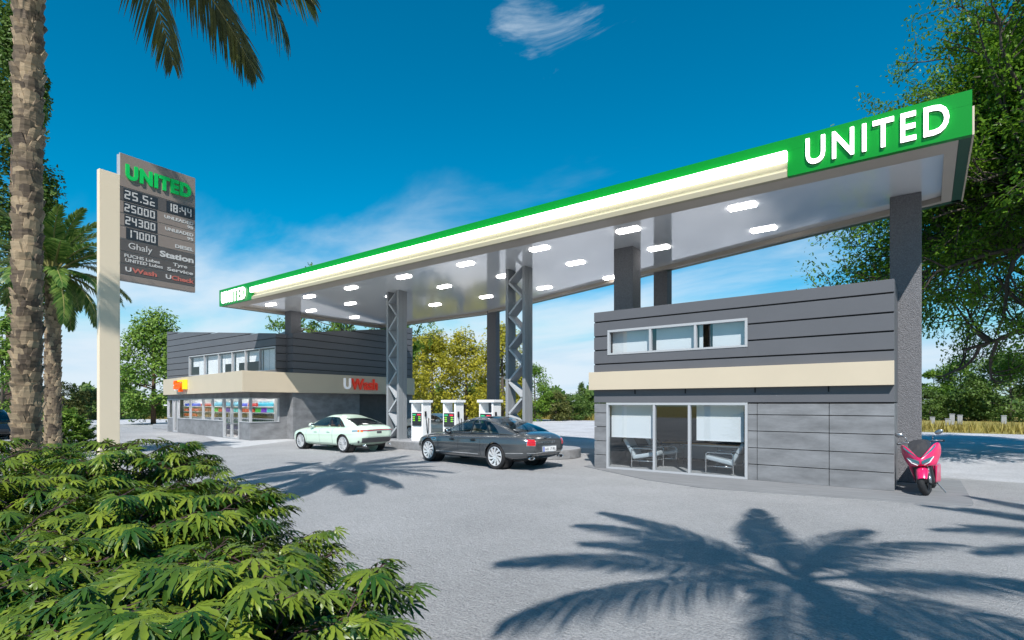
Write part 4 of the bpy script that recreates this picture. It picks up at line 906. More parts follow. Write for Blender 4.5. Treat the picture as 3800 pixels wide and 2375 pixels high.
for s in (-1, 1):
    mb = MB(); mb.lathe([(.035, -.05), (.05, -.02), (.055, .05), (.046, .055), (.04, .0)], 20, 'x'); mb.xf(Matrix.Translation((bm([[-1, s * .62, -.75]])[0][0] - .01, s * .58, .335)) @ Matrix.Diagonal((-1, 1.9, .75, 1))); mb.f = [f[::-1] for f in mb.f]; obj('exhaust', mb, 'chrome', t, world=False, smooth=True)
    mb = MB(); mb.ell((bm([[-1, s * .62, -.75]])[0][0] - .05, s * .58, .335), (.006, .075, .028), 14, 8); obj('exhaust_bore', mb, 'black', t, world=False)
FRr = Fr((xr[0] - .012, .25), d=(0, -1)); mb = MB(); q = bm([[-1, 0, .42]])[0]; FRr = Fr((q[0] - .004, .22), d=(0, -1)); text(mb, FRr, 'BENTLEY', 0, .44, q[2] - .025, q[2] + .03, .0, .012, .01, 1.5); obj('lettering', mb, 'chrome', t, world=False)
q = bm([[-1, 0, .72]])[0]; FRr = Fr((q[0] - .002, .0), d=(0, -1)); mb = MB()
for s in (-1, 1): mb.fprism(FRr, [(0, q[2] - .02), (s * .13, q[2] + .02), (s * .13, q[2] + .035), (0, q[2] + .012)][::s], -.01, .014)
mb.fprism(FRr, [(-.02, q[2] - .025), (.02, q[2] - .025), (.02, q[2] + .025), (-.02, q[2] + .025)], -.01, .018); obj('winged_badge', mb, 'chrome', t, world=False)
# pale green saloon
sp = dict(L=4.46, W=1.76, H=1.36, R=.322, wd=.23, axf=1.40, axr=-1.26, paint=PL, spokes=12, style='twin',
    top=([-2.24, -2.1, -1.8, -1.2, .4, .85, 1.4, 1.9, 2.12, 2.24], [.92, .97, .97, .94, .89, .875, .83, .74, .66, .58]), bot=([-2.24, -1.8, -1.2, 1.2, 1.9, 2.24], [.33, .26, .19, .18, .21, .24]),
    gb=(1.02, -1.90), roof=(.16, -.74), gz=.865, wb=.755, wr=.53, win=[(-.56, -.40), (-.385, .04), (.10, .86)], seats=-.05, trimcol='tan', dash='tan', doors=(-.30, .055, .44), handles=(-.20, .16), rglass='cardark', r=(.60, .42, .12), tr=.08, rr=.05)
t, bm, gm, pt = sedan('mint_saloon', 'pale mint green four door saloon parked beside the store end of the pump island', (-17.86, 12.67, 0), R(180.2), sp)
for s in ('b+', 'b-'): o = pt('tail_lamp', 'lampclear', s, (-.995, -.80), (.40, .56), .008, 14, 4); pt('lamp_lens', 'amber', s, (-.985, -.93), (.36, .58), .012, 5, 4, parent=o)
o = pt('light_bar', 'lampclear', 'a-', (-.97, .97), (.44, .60), .006, 24, 3); pt('lamp_lens', 'taillamp', 'a-', (-.95, .95), (.49, .55), .012, 24, 2, parent=o)
for u in ((.82, .97), (-.97, -.82)): pt('lamp_lens', 'amber', 'a-', u, (.36, .56), .010, 5, 4)
pt('plate_recess', 'bumper', 'a-', (-.13, .13), (.14, .38), .004, 6, 4)
pt('rear_bumper', 'bumper', 'a-', (-.86, .86), (-.86, -.30), .010, 24, 8)
for s in ('b+', 'b-'): pt('rear_bumper', 'bumper', s, (-.99, -.93), (-.84, -.55), .010, 6, 4)
for u in ((.55, .85), (-.85, -.55)): pt('headlamp', 'lampclear', 'a+', u, (.3, .6), .010, 6, 4)
for s in (-1, 1):
    mb = MB(); mb.lathe([(.034, -.06), (.034, .06), (.028, .06), (.028, .0)], 16, 'x'); mb.xf(Matrix.Translation((-2.12, s * .56, .275)) @ Matrix.Diagonal((-1, 1, 1, 1))); mb.f = [f[::-1] for f in mb.f]; obj('exhaust', mb, 'chrome', t, world=False, smooth=True)
# champagne car beyond the pumps
sp = dict(sp); sp.update(paint=PG, H=1.29, trimcol='tan', dash='black', rglass='carglass', R=.33, L=4.5)
t, bm, gm, pt = sedan('champagne_car', 'champagne coloured car seen between the white pumps, on the far side of the island', (-18.85, 19.05, 0), R(3), sp)
for u in ((.55, .85), (-.85, -.55)): pt('headlamp', 'lampclear', 'a+', u, (.3, .6), .010, 6, 4)
# black car at the left edge
sp = dict(sp); sp.update(paint=PK, H=1.50, sglass='cardark', rglass='cardark', R=.34, style='twin', mirror='lampclear')
p = UD(-38, 27.5); dv = -ray(-38)
t, bm, gm, pt = sedan('black_car', 'shiny black car cut off by the left picture edge behind the palm trunk', (p[0], p[1], 0), math.atan2(dv[1], dv[0]) + R(8), sp)
for u in ((.55, .85), (-.85, -.55)): pt('headlamp', 'lampclear', 'a+', u, (.3, .6), .010, 6, 4)
pt('grille', 'black', 'a+', (-.45, .45), (-.5, .4), .01, 8, 6)

# ------------------------------------------------------------------ scooter
PP = paint('hot_pink_scooter_paint', (0.70, 0.012, 0.11), 0.0, .28); M['teal'] = mat('teal_lamp_glass', (0.10, 0.30, 0.34), .1, metal=.5, coat=1.0); M['smoke'] = glass('smoked_screen', (.12, .12, .13), 1.0, 1.5)
M['fork'] = mat('fork_metal', (.35, .36, .38), .3, metal=.9); M['screen'] = mat('smoky_windscreen', (.045, .045, .05), .12, coat=1.0)
sc = thing('motor_scooter', 'hot pink motor scooter with a dark windscreen leaning beside the rough column', 'scooter', (0.045, 13.62, 0.014), (R(8), 0, R(-94.5)))
def bike_wheel(x, Rw, w):
    mb = MB(); ri = Rw * .64; h = w / 2; mb.lathe([(ri, -h * .8), (Rw * .85, -h), (Rw * .96, -h * .6), (Rw, 0), (Rw * .96, h * .6), (Rw * .85, h), (ri, h * .8)], 36, 'y'); o = obj('wheel', mb, 'rubber', sc, world=False); smooth_angle(o, 60); o.location = (x, 0, Rw)
    mb = MB(); mb.lathe([(ri * 1.0, -h * .7), (ri * .9, -h * .5), (ri * .9, h * .5), (ri, h * .7)], 30, 'y')
    for k in range(7): a = 2 * math.pi * k / 7; mb.bar((0, 0, 0), (ri * .92 * math.cos(a), 0, ri * .92 * math.sin(a)), .03, .03, up=(0, 1, 0))
    mb.lathe([(0, -h), (.045, -h), (.045, h), (0, h)], 16, 'y'); obj('rim', mb, 'black', o, world=False); return o
w = bike_wheel(.66, .255, .115); w.rotation_euler = (0, 0, R(-9)); bike_wheel(-.62, .245, .13)
def sym(pts): return pts
def skin(nm, rows, m, bev=0.0, thick=0.0):     # rows of (x, y, z) points for the left half, mirrored
    mb = MB(); k = len(rows[0]); full = []
    for r in rows:
        L_ = [Vector(p) for p in r]; full.append([Vector((p.x, -p.y, p.z)) for p in L_[::-1] if p.y > 1e-5] + L_)
    n = len(full[0]); v = [p for r in full for p in r]; f = [(i * n + j, i * n + j + 1, (i + 1) * n + j + 1, (i + 1) * n + j) for i in range(len(full) - 1) for j in range(n - 1) if not (n % 2 == 0 and j == n // 2 - 1 and max(full[i][j + 1].y, full[i + 1][j + 1].y) > .04)]
    mb.add(v, f); o = obj(nm, mb, m, sc, world=False)
    if thick: s_ = o.modifiers.new('t', 'SOLIDIFY'); s_.thickness = thick; s_.offset = 0
    s_ = o.modifiers.new('s', 'SUBSURF'); s_.levels = 2; s_.render_levels = 2
    o.data.shade_smooth(); return o
# upper fairing: two horns round the V of the screen, nose below
skin('front_fairing', [
    [(.50, .20, .93), (.42, .28, .985), (.30, .315, .95)], [(.58, .125, .84), (.50, .26, .90), (.30, .32, .86)], [(.655, .05, .755), (.56, .22, .80), (.32, .315, .77)],
    [(.70, .012, .70), (.62, .16, .71), (.36, .29, .69)], [(.715, .010, .64), (.65, .13, .635), (.42, .255, .62)], [(.70, .010, .575), (.64, .13, .565), (.46, .225, .555)], [(.62, .010, .545), (.58, .12, .54), (.46, .20, .53)]], PP, thick=.02)
skin('windscreen', [[(.36, 0, 1.055), (.35, .11, 1.045), (.33, .17, 1.01)], [(.45, 0, .97), (.44, .13, .965), (.42, .205, .945)], [(.575, 0, .84), (.57, .07, .845), (.565, .125, .85)], [(.685, 0, .715), (.684, .012, .718), (.682, .03, .725)]], 'screen', thick=.006)
for s in (-1, 1):
    mb = MB(); mb.hexa([(.63, s * .09, .705), (.69, s * .04, .70), (.68, s * .055, .735), (.62, s * .11, .745), (.50, s * .255, .91), (.53, s * .245, .895), (.52, s * .25, .93), (.49, s * .262, .95)]); obj('side_lamp', mb, 'teal', sc, world=False)
    mb = MB(); mb.hexa([(.715, s * .02, .585), (.66, s * .17, .66), (.64, s * .18, .675), (.70, s * .02, .60), (.725, s * .02, .645), (.66, s * .20, .725), (.64, s * .205, .73), (.70, s * .02, .66)]); obj('headlamp', mb, 'teal', sc, world=False)
    mb = MB(); mb.tube([(.725, s * .05, .575), (.69, s * .14, .625), (.64, s * .205, .72)], .009, 6); obj('lamp_trim', mb, 'white', sc, world=False, smooth=True)
    mb = MB(); mb.hexa([(.28, s * .10, .18), (.36, s * .15, .20), (.08, s * .21, .19), (.0, s * .13, .18), (.45, s * .17, .55), (.44, s * .225, .55), (.12, s * .26, .54), (.05, s * .2, .56)]); o = obj('leg_shield', mb, PP, sc, world=False, bevel=.045, bseg=4)
    mb = MB(); mb.tube([(.52, s * .085, .60), (.66, s * .085, .255)], .024, 10); mb.tube([(.60, s * .085, .40), (.668, s * .085, .235)], .032, 10); obj('fork_leg', mb, 'fork', sc, world=False, smooth=True)
    mb = MB(); mb.tube([(.22, s * .10, .97), (.24, s * .22, 1.0), (.20, s * .37, .985)], .013, 8); hb = obj('handlebar', mb, 'fork', sc, world=False, smooth=True)
    mb = MB(); mb.tube([(.215, s * .26, .995), (.20, s * .38, .983)], .02, 10); obj('grip', mb, 'black', hb, world=False, smooth=True)
    mb = MB(); mb.tube([(.27, s * .20, 1.0), (.29, s * .36, .99)], .007, 6); obj('brake_lever', mb, 'satin', hb, world=False)
    mb = MB(); mb.tube([(.24, s * .20, 1.0), (.24, s * .215, 1.09), (.24, s * .27, 1.13)], .008, 8); ms = obj('mirror_stem', mb, 'fork', sc, world=False, smooth=True)
    mb = MB(); mb.ell((.24, s * .32, 1.16), (.02, .075, .045), 14, 8); mb.xf(Matrix.Translation((.24, s * .32, 1.16)) @ Matrix.Rotation(R(-s * -18), 4, 'X') @ Matrix.Translation((-.24, -s * .32, -1.16))); obj('mirror_head', mb, 'fork', ms, world=False, smooth=True)
skin('mudguard', [[(.93, 0, .34), (.92, .05, .34), (.90, .075, .30)], [(.84, 0, .50), (.83, .07, .495), (.80, .095, .42)], [(.68, 0, .545), (.68, .085, .535), (.67, .11, .44)], [(.50, 0, .50), (.50, .08, .49), (.52, .10, .42)]], PP, thick=.008)
mb = MB(); mb.box(.30, .56, -.15, .15, .20, .62); obj('inner_fairing', mb, 'black', sc, world=False, bevel=.05)
mb = MB(); mb.box(-.25, .32, -.16, .16, .17, .36); obj('floorboard', mb, 'black', sc, world=False, bevel=.03)
mb = MB(); mb.hexa([(-.95, -.08, .62), (-.05, -.15, .36), (-.05, .15, .36), (-.95, .08, .62), (-1.0, -.09, .78), (.0, -.17, .74), (.0, .17, .74), (-1.0, .09, .78)]); obj('rear_body', mb, PP, sc, world=False, bevel=.05, bseg=3)
mb = MB(); mb.hexa([(-.9, -.10, .78), (.05, -.15, .74), (.05, .15, .74), (-.9, .10, .78), (-.88, -.09, .86), (.0, -.13, .81), (.0, .13, .81), (-.88, .09, .86)]); obj('seat', mb, 'black', sc, world=False, bevel=.03)
mb = MB(); mb.tube([(.05, .12, .2), (.12, .26, .012 - .03)], .012, 8); obj('side_stand', mb, 'fork', sc, world=False)
# ------------------------------------------------------------------ plants
def rnd(n, a=0.0, b=1.0): return RNG.uniform(a, b, n)
def unit(v): return v / (np.linalg.norm(v, axis=-1, keepdims=True) + 1e-9)
# --- palms
M['boot'] = mat('palm_leaf_base', (0.23, 0.165, 0.105), .8, var=.6, scale=6, bump=.6, bscale=40, stretch=(1, 1, 5))
def boot_mat():
    m, N, L, P = nodes('palm_leaf_base'); at = N.new('ShaderNodeAttribute'); at.attribute_name = 'tint'; cr = N.new('ShaderNodeValToRGB'); cr.color_ramp.elements[0].color = (.075, .052, .036, 1); cr.color_ramp.elements[1].color = (.36, .265, .165, 1)
    tc = N.new('ShaderNodeTexCoord'); mp = N.new('ShaderNodeMapping'); mp.inputs['Scale'].default_value = (4, 4, 34); nz = N.new('ShaderNodeTexNoise'); nz.inputs['Scale'].default_value = 1.0; nz.inputs['Detail'].default_value = 6; L.new(tc.outputs['Object'], mp.inputs[0]); L.new(mp.outputs[0], nz.inputs['Vector'])
    ad = N.new('ShaderNodeMath'); ad.operation = 'MULTIPLY_ADD'; L.new(nz.outputs['Fac'], ad.inputs[0]); ad.inputs[1].default_value = .9; sb = N.new('ShaderNodeMath'); sb.operation = 'SUBTRACT'; L.new(at.outputs['Fac'], sb.inputs[0]); sb.inputs[1].default_value = .45; L.new(sb.outputs[0], ad.inputs[2]); L.new(ad.outputs[0], cr.inputs[0]); L.new(cr.outputs[0], P.inputs['Base Color'])
    P.inputs['Roughness'].default_value = .75; b = N.new('ShaderNodeBump'); b.inputs['Strength'].default_value = .6; b.inputs['Distance'].default_value = .012; L.new(nz.outputs['Fac'], b.inputs['Height']); L.new(b.outputs[0], P.inputs['Normal']); return m
M['boot'] = boot_mat()
M['core'] = mat('palm_fibre', (0.05, 0.038, 0.026), .9, var=.4, scale=30)
M['frond'] = leafmat('palm_leaflet', (.030, .050, .012), (.105, .115, .022), .12, .4); M['rachis'] = mat('palm_rachis', (.20, .19, .06), .5)
M['frondg'] = leafmat('young_palm_leaflet', (.045, .12, .02), (.19, .27, .06), .35, .4)
def frond_mesh(L, seed, droop, nl=52, ll=.42, hang=.5, wd=.022):
    rg = np.random.default_rng(seed); s = np.linspace(0, 1, 24)
    th = droop[0] + (droop[1] - droop[0]) * s ** 1.25; dx = np.cos(th); dz = np.sin(th); x = np.concatenate([[0], np.cumsum((dx[1:] + dx[:-1]) / 2)]) * L / 23; z = np.concatenate([[0], np.cumsum((dz[1:] + dz[:-1]) / 2)]) * L / 23
    V = []; F = []; tint = []
    for sd in (-1, 1):
        for k in range(nl):
            t = .16 + .84 * (k + rg.uniform(-.3, .3)) / nl; t = min(max(t, .1), .995); px, pz = np.interp(t, s, x), np.interp(t, s, z); a = np.interp(t, s, th)
            T = np.array([math.cos(a), 0, math.sin(a)]); Nn = np.array([-math.sin(a), 0, math.cos(a)]); S = np.array([0, sd, 0])
            l = ll * (math.sin(math.pi * min(1, .18 + .80 * t)) ** .6) * rg.uniform(.85, 1.1); f = .55 + .9 * t ** 2
            d = unit(T * f + S * 1.0 + Nn * rg.uniform(.1, .45)); p = np.array([px, 0, pz]); w = unit(np.cross(d, Nn)) * wd
            o = len(V)
            for q, ww in ((0, .5), (.35, 1), (.7, .75), (1, .04)):
                c = p + d * l * q + np.array([0, 0, -1]) * hang * l * q ** 2; V += [c - w * ww, c + w * ww + Nn * .004]; 
            tn = rg.uniform(0, 1); tint += [tn] * 8
            F += [(o, o + 1, o + 3, o + 2), (o + 2, o + 3, o + 5, o + 4), (o + 4, o + 5, o + 7, o + 6)]
    path = [(px, 0, pz) for px, pz in zip(x, z)]
    return np.array(V), np.array(F), tint, path
def palm(name, label, base, H, r0, r1, fr, crown, mleaf, boots, lean=(0, 0), bsz=1.0):
    t = thing(name, label, 'palm tree', (base[0], base[1], 0)); rg = np.random.default_rng(len(label))
    ctr = lambda z: Vector((base[0] + lean[0] * (z / H) ** 1.5, base[1] + lean[1] * (z / H) ** 1.5, z)); rad = lambda z: r0 + (r1 - r0) * z / H
    mb = MB(); zs = np.linspace(-.05, H, 16); mb.tube([ctr(z) for z in zs], [rad(z) * .86 for z in zs], 14); trunk = obj('trunk', mb, 'core', t, smooth=True)
    mb = MB(); n = int(boots)
    for i in range(n):                            # old leaf bases in a rising spiral
        z = .02 + (H - .1) * i / n; a = i * 2.39996 + rg.uniform(-.15, .15); c = ctr(z); r = rad(z); o = Vector((math.cos(a), math.sin(a), 0)); s_ = Vector((-o.y, o.x, 0)); k = bsz * rg.uniform(.8, 1.2); fl = rg.uniform(.25, .62) if rg.random() < .8 else rg.uniform(.7, .95)
        w0, w1, h = .115 * k, .075 * k * rg.uniform(.8, 1.15), .235 * k * rg.uniform(.85, 1.2); P = []
        for zz, ww, ro, th in ((-.02, w0, .0, .05), (h * .5, w0 * .82, .012 + .025 * fl, .055), (h, w1, .022 + .075 * fl, .035)):
            for q in (-1, -.4, .4, 1):
                P.append(c + o * (r * .86 + ro * bsz + .03 * k * (1 - q * q)) + s_ * (q * ww) + Vector((0, 0, zz + .012 * rg.uniform(-1, 1) * (zz > .1))))
        b = len(P)
        P += [p - o * (.045 * k if j < 8 else .028 * k) for j, p in enumerate(P)]
        f = []
        for rr in range(2):
            for j in range(3): f += [(rr * 4 + j, rr * 4 + j + 1, rr * 4 + j + 5, rr * 4 + j + 4), (b + rr * 4 + j + 4, b + rr * 4 + j + 5, b + rr * 4 + j + 1, b + rr * 4 + j)]
            f += [(rr * 4 + 4, b + rr * 4 + 4, b + rr * 4, rr * 4), (rr * 4 + 3, b + rr * 4 + 3, b + rr * 4 + 7, rr * 4 + 7)]
        f += [(8 + j, 8 + j + 1, b + 9 + j, b + 8 + j) for j in range(3)]
        mb.add(P, f)
    lb = obj('leaf_bases', mb, 'boot', trunk); at = lb.data.attributes.new('tint', 'FLOAT', 'POINT'); at.data.foreach_set('value', np.repeat(rg.random(n), 24).astype(np.float32))
    top = ctr(H); protos = {}; k = 0
    for kind, (L, droop, ll, hang) in fr.items():
        V, F, tn, path = frond_mesh(L, k, droop, ll=ll, hang=hang, wd=.02 * crown.get('w', 1)); protos[kind] = (V, F, tn, path); k += 1
    for kind, n, el in crown['set']:
        V, F, tn, path = protos[kind]
        m_ = None
        for i in range(n):
            az = 2 * math.pi * (i + rg.uniform(-.25, .25)) / n + crown.get('ph', 0) + el
            if 'gap' in crown and kind != 'up' and abs((az - crown['gap'][0] + math.pi) % (2 * math.pi) - math.pi) < crown['gap'][1]: continue  # fronds left out of this sector so sun reaches the price sign
            e_ = el + rg.uniform(-.12, .12)
            if m_ is None:
                o = fast_mesh('frond', V, F, mleaf, t, tint=tn, world=False); rb = MB(); rb.tube(path, list(np.linspace(.035, .004, len(path)) * crown.get('w', 1)), 6); r_ = obj('rachis', rb, 'rachis', o, world=False); m_ = (o, r_)
            else:
                o = m_[0].copy(); COL.objects.link(o); o.parent = t; r_ = m_[1].copy(); COL.objects.link(r_); r_.parent = o
            o.location = top - Vector((base[0], base[1], 0)) + Vector((math.cos(az) * .1, math.sin(az) * .1, .1)); o.rotation_euler = (rg.uniform(-.2, .2), -e_, az)
    return t
big = {'up': (3.3, (.25, -.55), .5, .35), 'mid': (3.4, (.15, -.95), .5, .5), 'low': (3.3, (.0, -.95), .58, 1.0)}
pa = UD(99, 6.0)
palm('palm_tree', 'tall date palm with a rough scaly trunk rising from the shrubs at the left edge', pa, 8.42, .102, .092, big, {'set': [('up', 7, .9), ('mid', 9, .42), ('low', 12, .05), ('low', 10, -.2)], 'ph': .12, 'gap': (R(196), R(58))}, 'frond', 760, lean=(-.10, .05), bsz=.70)
pb = (3.1, -.45)
bigb = {'up': (2.9, (.25, -.55), .5, .35), 'mid': (3.15, (.15, -.95), .5, .5), 'low': (3.15, (.0, -.95), .55, .9)}
palm('palm_tree', 'date palm just outside the right edge whose crown shades the foreground paving', pb, 8.0, .22, .17, bigb, {'set': [('up', 6, .9), ('mid', 7, .40), ('low', 6, -.05)], 'ph': .8, 'w': 1.15}, 'frond', 60, bsz=.9)
palm('palm_tree', 'date palm outside the right edge shading the paving near the scooter', (7.6, 3.2), 8.2, .22, .17, big, {'set': [('up', 9, .9), ('mid', 12, .40), ('low', 9, -.05)], 'ph': .1}, 'frond', 60, bsz=.9)
sm = {'up': (2.3, (.35, -.65), .40, .3), 'mid': (2.3, (.25, -.9), .40, .35), 'low': (2.2, (.1, -1.1), .38, .5)}
pc = UD(196, 17.0)
palm('small_palm', 'smaller slender palm with a bright green crown behind the tall palm', pc, 5.75, .21, .17, sm, {'set': [('up', 13, 1.0), ('mid', 14, .50), ('low', 12, .05), ('low', 9, -.45)], 'ph': .4, 'w': 1.1}, 'frondg', 300, bsz=.8)
pd_ = (-29.6, 9.2)
# --- leaf templates
QUAD = np.array([(0, -.5, 0), (1, -.22, .05), (1, .22, .05), (0, .5, 0)], float) * np.array([1, .8, 1]); QF = np.array([(0, 1, 2, 3)])
OAK = np.array([(0, 0, 0), (.35, -.24, .05), (.55, -.12, .03), (.8, -.26, .0), (1.05, 0, -.05), (.8, .26, 0), (.55, .12, .03), (.35, .24, .05)], float); OF = np.array([(0, 1, 2, 7), (2, 3, 4, 7), (7, 4, 5, 6)])
def limb_tree(name, label, base, H, trunk_r, crown, mleaf, nleaf, lsz, seed, z0, group=None, cat='tree', tmpl=(OAK, OF), bark='bark', levels=3, twl=.9):
    """real limbs: trunk -> limbs -> boughs -> twigs, leaves along the twigs"""
    rg = np.random.default_rng(seed); t = thing(name, label, cat, (base[0], base[1], 0), group=group)
    mb = MB(); tips = []
    def grow(p, d, L, r, lev):
        n = 5; pts = [p]; dd = d.copy()
        for i in range(n):
            dd = unit(dd + rg.normal(0, .16, 3) + np.array([0, 0, (.05 if lev < 2 else .01) + (.28 if lev and pts[-1][2] < crown.get('zmin', 0) else 0)])); pts.append(pts[-1] + dd * L / n)
        mb.tube(pts, list(np.linspace(r, r * .45, n + 1)), 7 if lev < 2 else 4, cap=False)
        if lev >= levels: tips.append((np.array(pts), dd)); return
        for k in range(crown['split'][lev]):
            f = rg.uniform(.3, 1.0) if lev else rg.uniform(.45, 1); j = f * n; i = min(int(j), n - 1); q = pts[i] + (pts[i + 1] - pts[i]) * (j - i)
            az = rg.uniform(0, 2 * math.pi); side = unit(np.cross(dd, np.array([math.cos(az), math.sin(az), .3]))); d2 = unit(dd * .75 + side * .8 + np.array([0, 0, .08])); grow(q, d2, L * rg.uniform(.45, .68), r * .5, lev + 1)
    bx, by = base; zs = np.linspace(0, H * .8, 9); mb.tube([(bx + rg.normal(0, .06) * (i > 0), by + rg.normal(0, .06) * (i > 0), z) for i, z in enumerate(zs)], list(np.linspace(trunk_r, trunk_r * .3, 9)), 10)
    nl = crown['limbs']
    for i in range(nl):
        z = z0 + (H * .78 - z0) * (i + rg.uniform(0, .8)) / nl; az = i * 2.4 + rg.uniform(-.3, .3); el = .02 + .8 * (z - z0) / (H - z0) + rg.uniform(-.12, .15)
        ln = crown['R'] * .66 * (1.12 - crown.get('taper', .35) * (z - z0) / (H - z0)) * rg.uniform(.8, 1.1)
        grow(np.array([bx, by, z]), np.array([math.cos(az) * math.cos(el), math.sin(az) * math.cos(el), math.sin(el)]), ln, trunk_r * .36, 0)
    for z, az, el, ln in crown.get('extra', ()): grow(np.array([bx, by, z]), np.array([math.cos(az) * math.cos(el), math.sin(az) * math.cos(el), math.sin(el)]), ln, trunk_r * .3, 0)
    obj('trunk', mb, bark, t, smooth=True)
    m = max(1, nleaf // max(1, len(tips))); P = []; X = []
    for pts, dd in tips:
        f = rg.uniform(.15, 1.1, m) * (len(pts) - 1); i = np.clip(f.astype(int), 0, len(pts) - 2); q = pts[i] + (pts[i + 1] - pts[i]) * (f - i)[:, None]; P.append(q + rg.normal(0, twl * .10, (m, 3))); X.append(unit(dd + rg.normal(0, .8, (m, 3)) + np.array([0, 0, -.15])))
    P = np.concatenate(P); X = np.concatenate(X); N = unit(np.array([0, 0, 1.0]) + rg.normal(0, .55, P.shape)); S = lsz * rg.uniform(.65, 1.2, len(P))
    V, F = scatter(tmpl[0], tmpl[1], frames(X, N, P, S)); fast_mesh('crown', V, F, mleaf, t, tint=np.repeat(rg.random(len(P)) * .6 + np.repeat(rg.random(len(tips)), m) * .4, len(tmpl[0])))
    return t
M['bark'] = mat('grey_brown_bark', (.085, .068, .055), .9, var=.4, scale=14, bump=.6, bscale=30); M['barkp'] = mat('red_brown_bark', (.12, .075, .05), .9, var=.4, scale=10)
M['oak'] = leafmat('oak_leaf', (.05, .145, .012), (.22, .38, .03), .5, .4); M['lime'] = leafmat('light_green_leaf', (.07, .17, .018), (.24, .37, .05), .4, .45)
M['pine'] = leafmat('pine_needle', (.08, .18, .025), (.28, .40, .07), .35, .5); M['willow'] = leafmat('yellow_leaf', (.22, .235, .02), (.56, .49, .05), .4, .5)
M['deep'] = leafmat('dark_green_leaf', (.045, .10, .018), (.15, .23, .045), .35, .5); M['olive'] = leafmat('olive_leaf', (.075, .09, .022), (.20, .21, .055), .35, .5)
limb_tree('oak_tree', 'large leafy oak overhanging the right edge behind the canopy end', (5.1, 24.0), 17.0, .40, {'R': 7.9, 'limbs': 27, 'split': [6, 5, 4], 'taper': .92, 'zmin': 4.3, 'extra': [(5.2 + .28 * i, R(217 + (-66, 40, -20, 66, 8, -44, 24, -8, 52, -30, 12, -55)[i]), (.05, .15, .0, .22)[i % 4], 4.6 + .5 * (i % 3)) for i in range(12)]}, 'oak', 300000, .13, 11, 4.6, twl=1.8)
limb_tree('leafy_tree', 'bright green tree standing behind the store, its crown above the roof', UD(1290, 40), 9.4, .25, {'R': 5.6, 'limbs': 12, 'split': [5, 4, 3]}, 'lime', 22000, .20, 5, 3.6, twl=.8)
# --- background trees: clumped crowns on a trunk
def crown_cloud(seed, n, shape, lsz, clumps, flat=.6):
    rg = np.random.default_rng(seed); c = []; prof = shape['prof']
    while len(c) < clumps:
        h = rg.random(); r = np.interp(h, *prof); a = rg.uniform(0, 2 * math.pi); q = rg.uniform(.45, 1.0) ** .6; c.append((math.cos(a) * r * q, math.sin(a) * r * q, h, rg.uniform(.11, .24)))
    c = np.array(c); k = rg.integers(0, clumps, n); d = unit(rg.normal(0, 1, (n, 3))); rr = c[k, 3] * rg.uniform(.2, 1, n) ** .5
    P = np.c_[c[k, 0] + d[:, 0] * rr, c[k, 1] + d[:, 1] * rr, c[k, 2] + d[:, 2] * rr * flat]
    N = unit(d * .7 + np.array([0, 0, .7]) + rg.normal(0, .5, (n, 3))); X = unit(np.cross(N, rg.normal(0, 1, (n, 3))))
    return P, X, N, (rg.random(clumps)[k] * .5 + rg.random(n) * .5), lsz * rg.uniform(.6, 1.3, n), c
SH = {'pine': {'prof': ([0, .12, .35, .6, .85, 1], [.25, .42, .46, .36, .22, .03])}, 'tall': {'prof': ([0, .15, .4, .7, .92, 1], [.12, .34, .30, .34, .2, .03])}, 'round': {'prof': ([0, .2, .5, .8, 1], [.30, .48, .52, .36, .08])}, 'willow': {'prof': ([0, .15, .45, .75, .95, 1], [.42, .47, .44, .33, .16, .04])}}
KIND = {}
def cloud_tree(name, label, u, top_y, w_px, D, kind, mleaf, seed, n=9000, lsz=.035, z0=.12, group=None, cat='tree', bark='bark', clumps=70, flat=.6):
    p = UD(u * 1.5708, D); H = CH + (HY - top_y * 1.5708) / FP * D; wid = w_px * 1.5708 / FP * D
    t = thing(name, label, cat, (p[0], p[1], 0), group=group)
    P, X, N, tn, S, c = crown_cloud(seed, n, SH[kind], 1, clumps, flat); zc = H * z0; hc = H - zc
    sc_ = np.array([wid, wid, hc]); P = P * sc_ + np.array([p[0], p[1], zc]); S = S * lsz * (wid + hc) * .5
    V, F = scatter(QUAD, QF, frames(X, N, P, S)); mb = MB(); mb.tube([(p[0], p[1], -.05), (p[0] + .1, p[1], H * .4), (p[0], p[1], H * .9)], [H * .022, H * .015, H * .004], 7)
    for q in c[::3]:
        e_ = np.array([p[0] + q[0] * wid, p[1] + q[1] * wid, zc + q[2] * hc]); s_ = max(H * .15, e_[2] - .35 * math.hypot(q[0] * wid, q[1] * wid)); mb.tube([(p[0], p[1], s_), tuple(e_)], [H * .006, H * .002], 4, cap=False)
    obj('trunk', mb, bark, t, smooth=True); fast_mesh('crown', V, F, mleaf, t, tint=np.repeat(tn, 4)); return t
CT = cloud_tree
CT('pine_tree', 'tall dark pine towering behind the palm trunk at the left edge', 36, 60, 195, 50, 'tall', 'deep', 21, 34000, .016, .30, bark='barkp', clumps=46)
CT('pine_tree', 'broad bushy pine standing between the price sign and the store', 362, 738, 165, 46, 'pine', 'pine', 22, 15000, .026, .10, bark='barkp', clumps=90)
CT('leafy_tree', 'dark green tree at the far left behind the black car', 5, 760, 110, 44, 'round', 'pine', 23, 7000, .035, .1)
CT('leafy_tree', 'brownish olive tree just right of the palm trunk, far behind', 150, 905, 75, 58, 'round', 'olive', 24, 5000, .04, .1)
CT('thin_pine', 'slim pine far behind, left of the price post', 176, 908, 20, 75, 'tall', 'deep', 25, 1200, .07, .35)
CT('thin_pine', 'slim pine far behind, close beside the price post', 196, 910, 22, 75, 'tall', 'deep', 26, 1200, .07, .35)
CT('leafy_tree', 'low olive tree far behind, partly hidden by the price post', 215, 925, 90, 60, 'round', 'olive', 27, 4500, .045, .05)
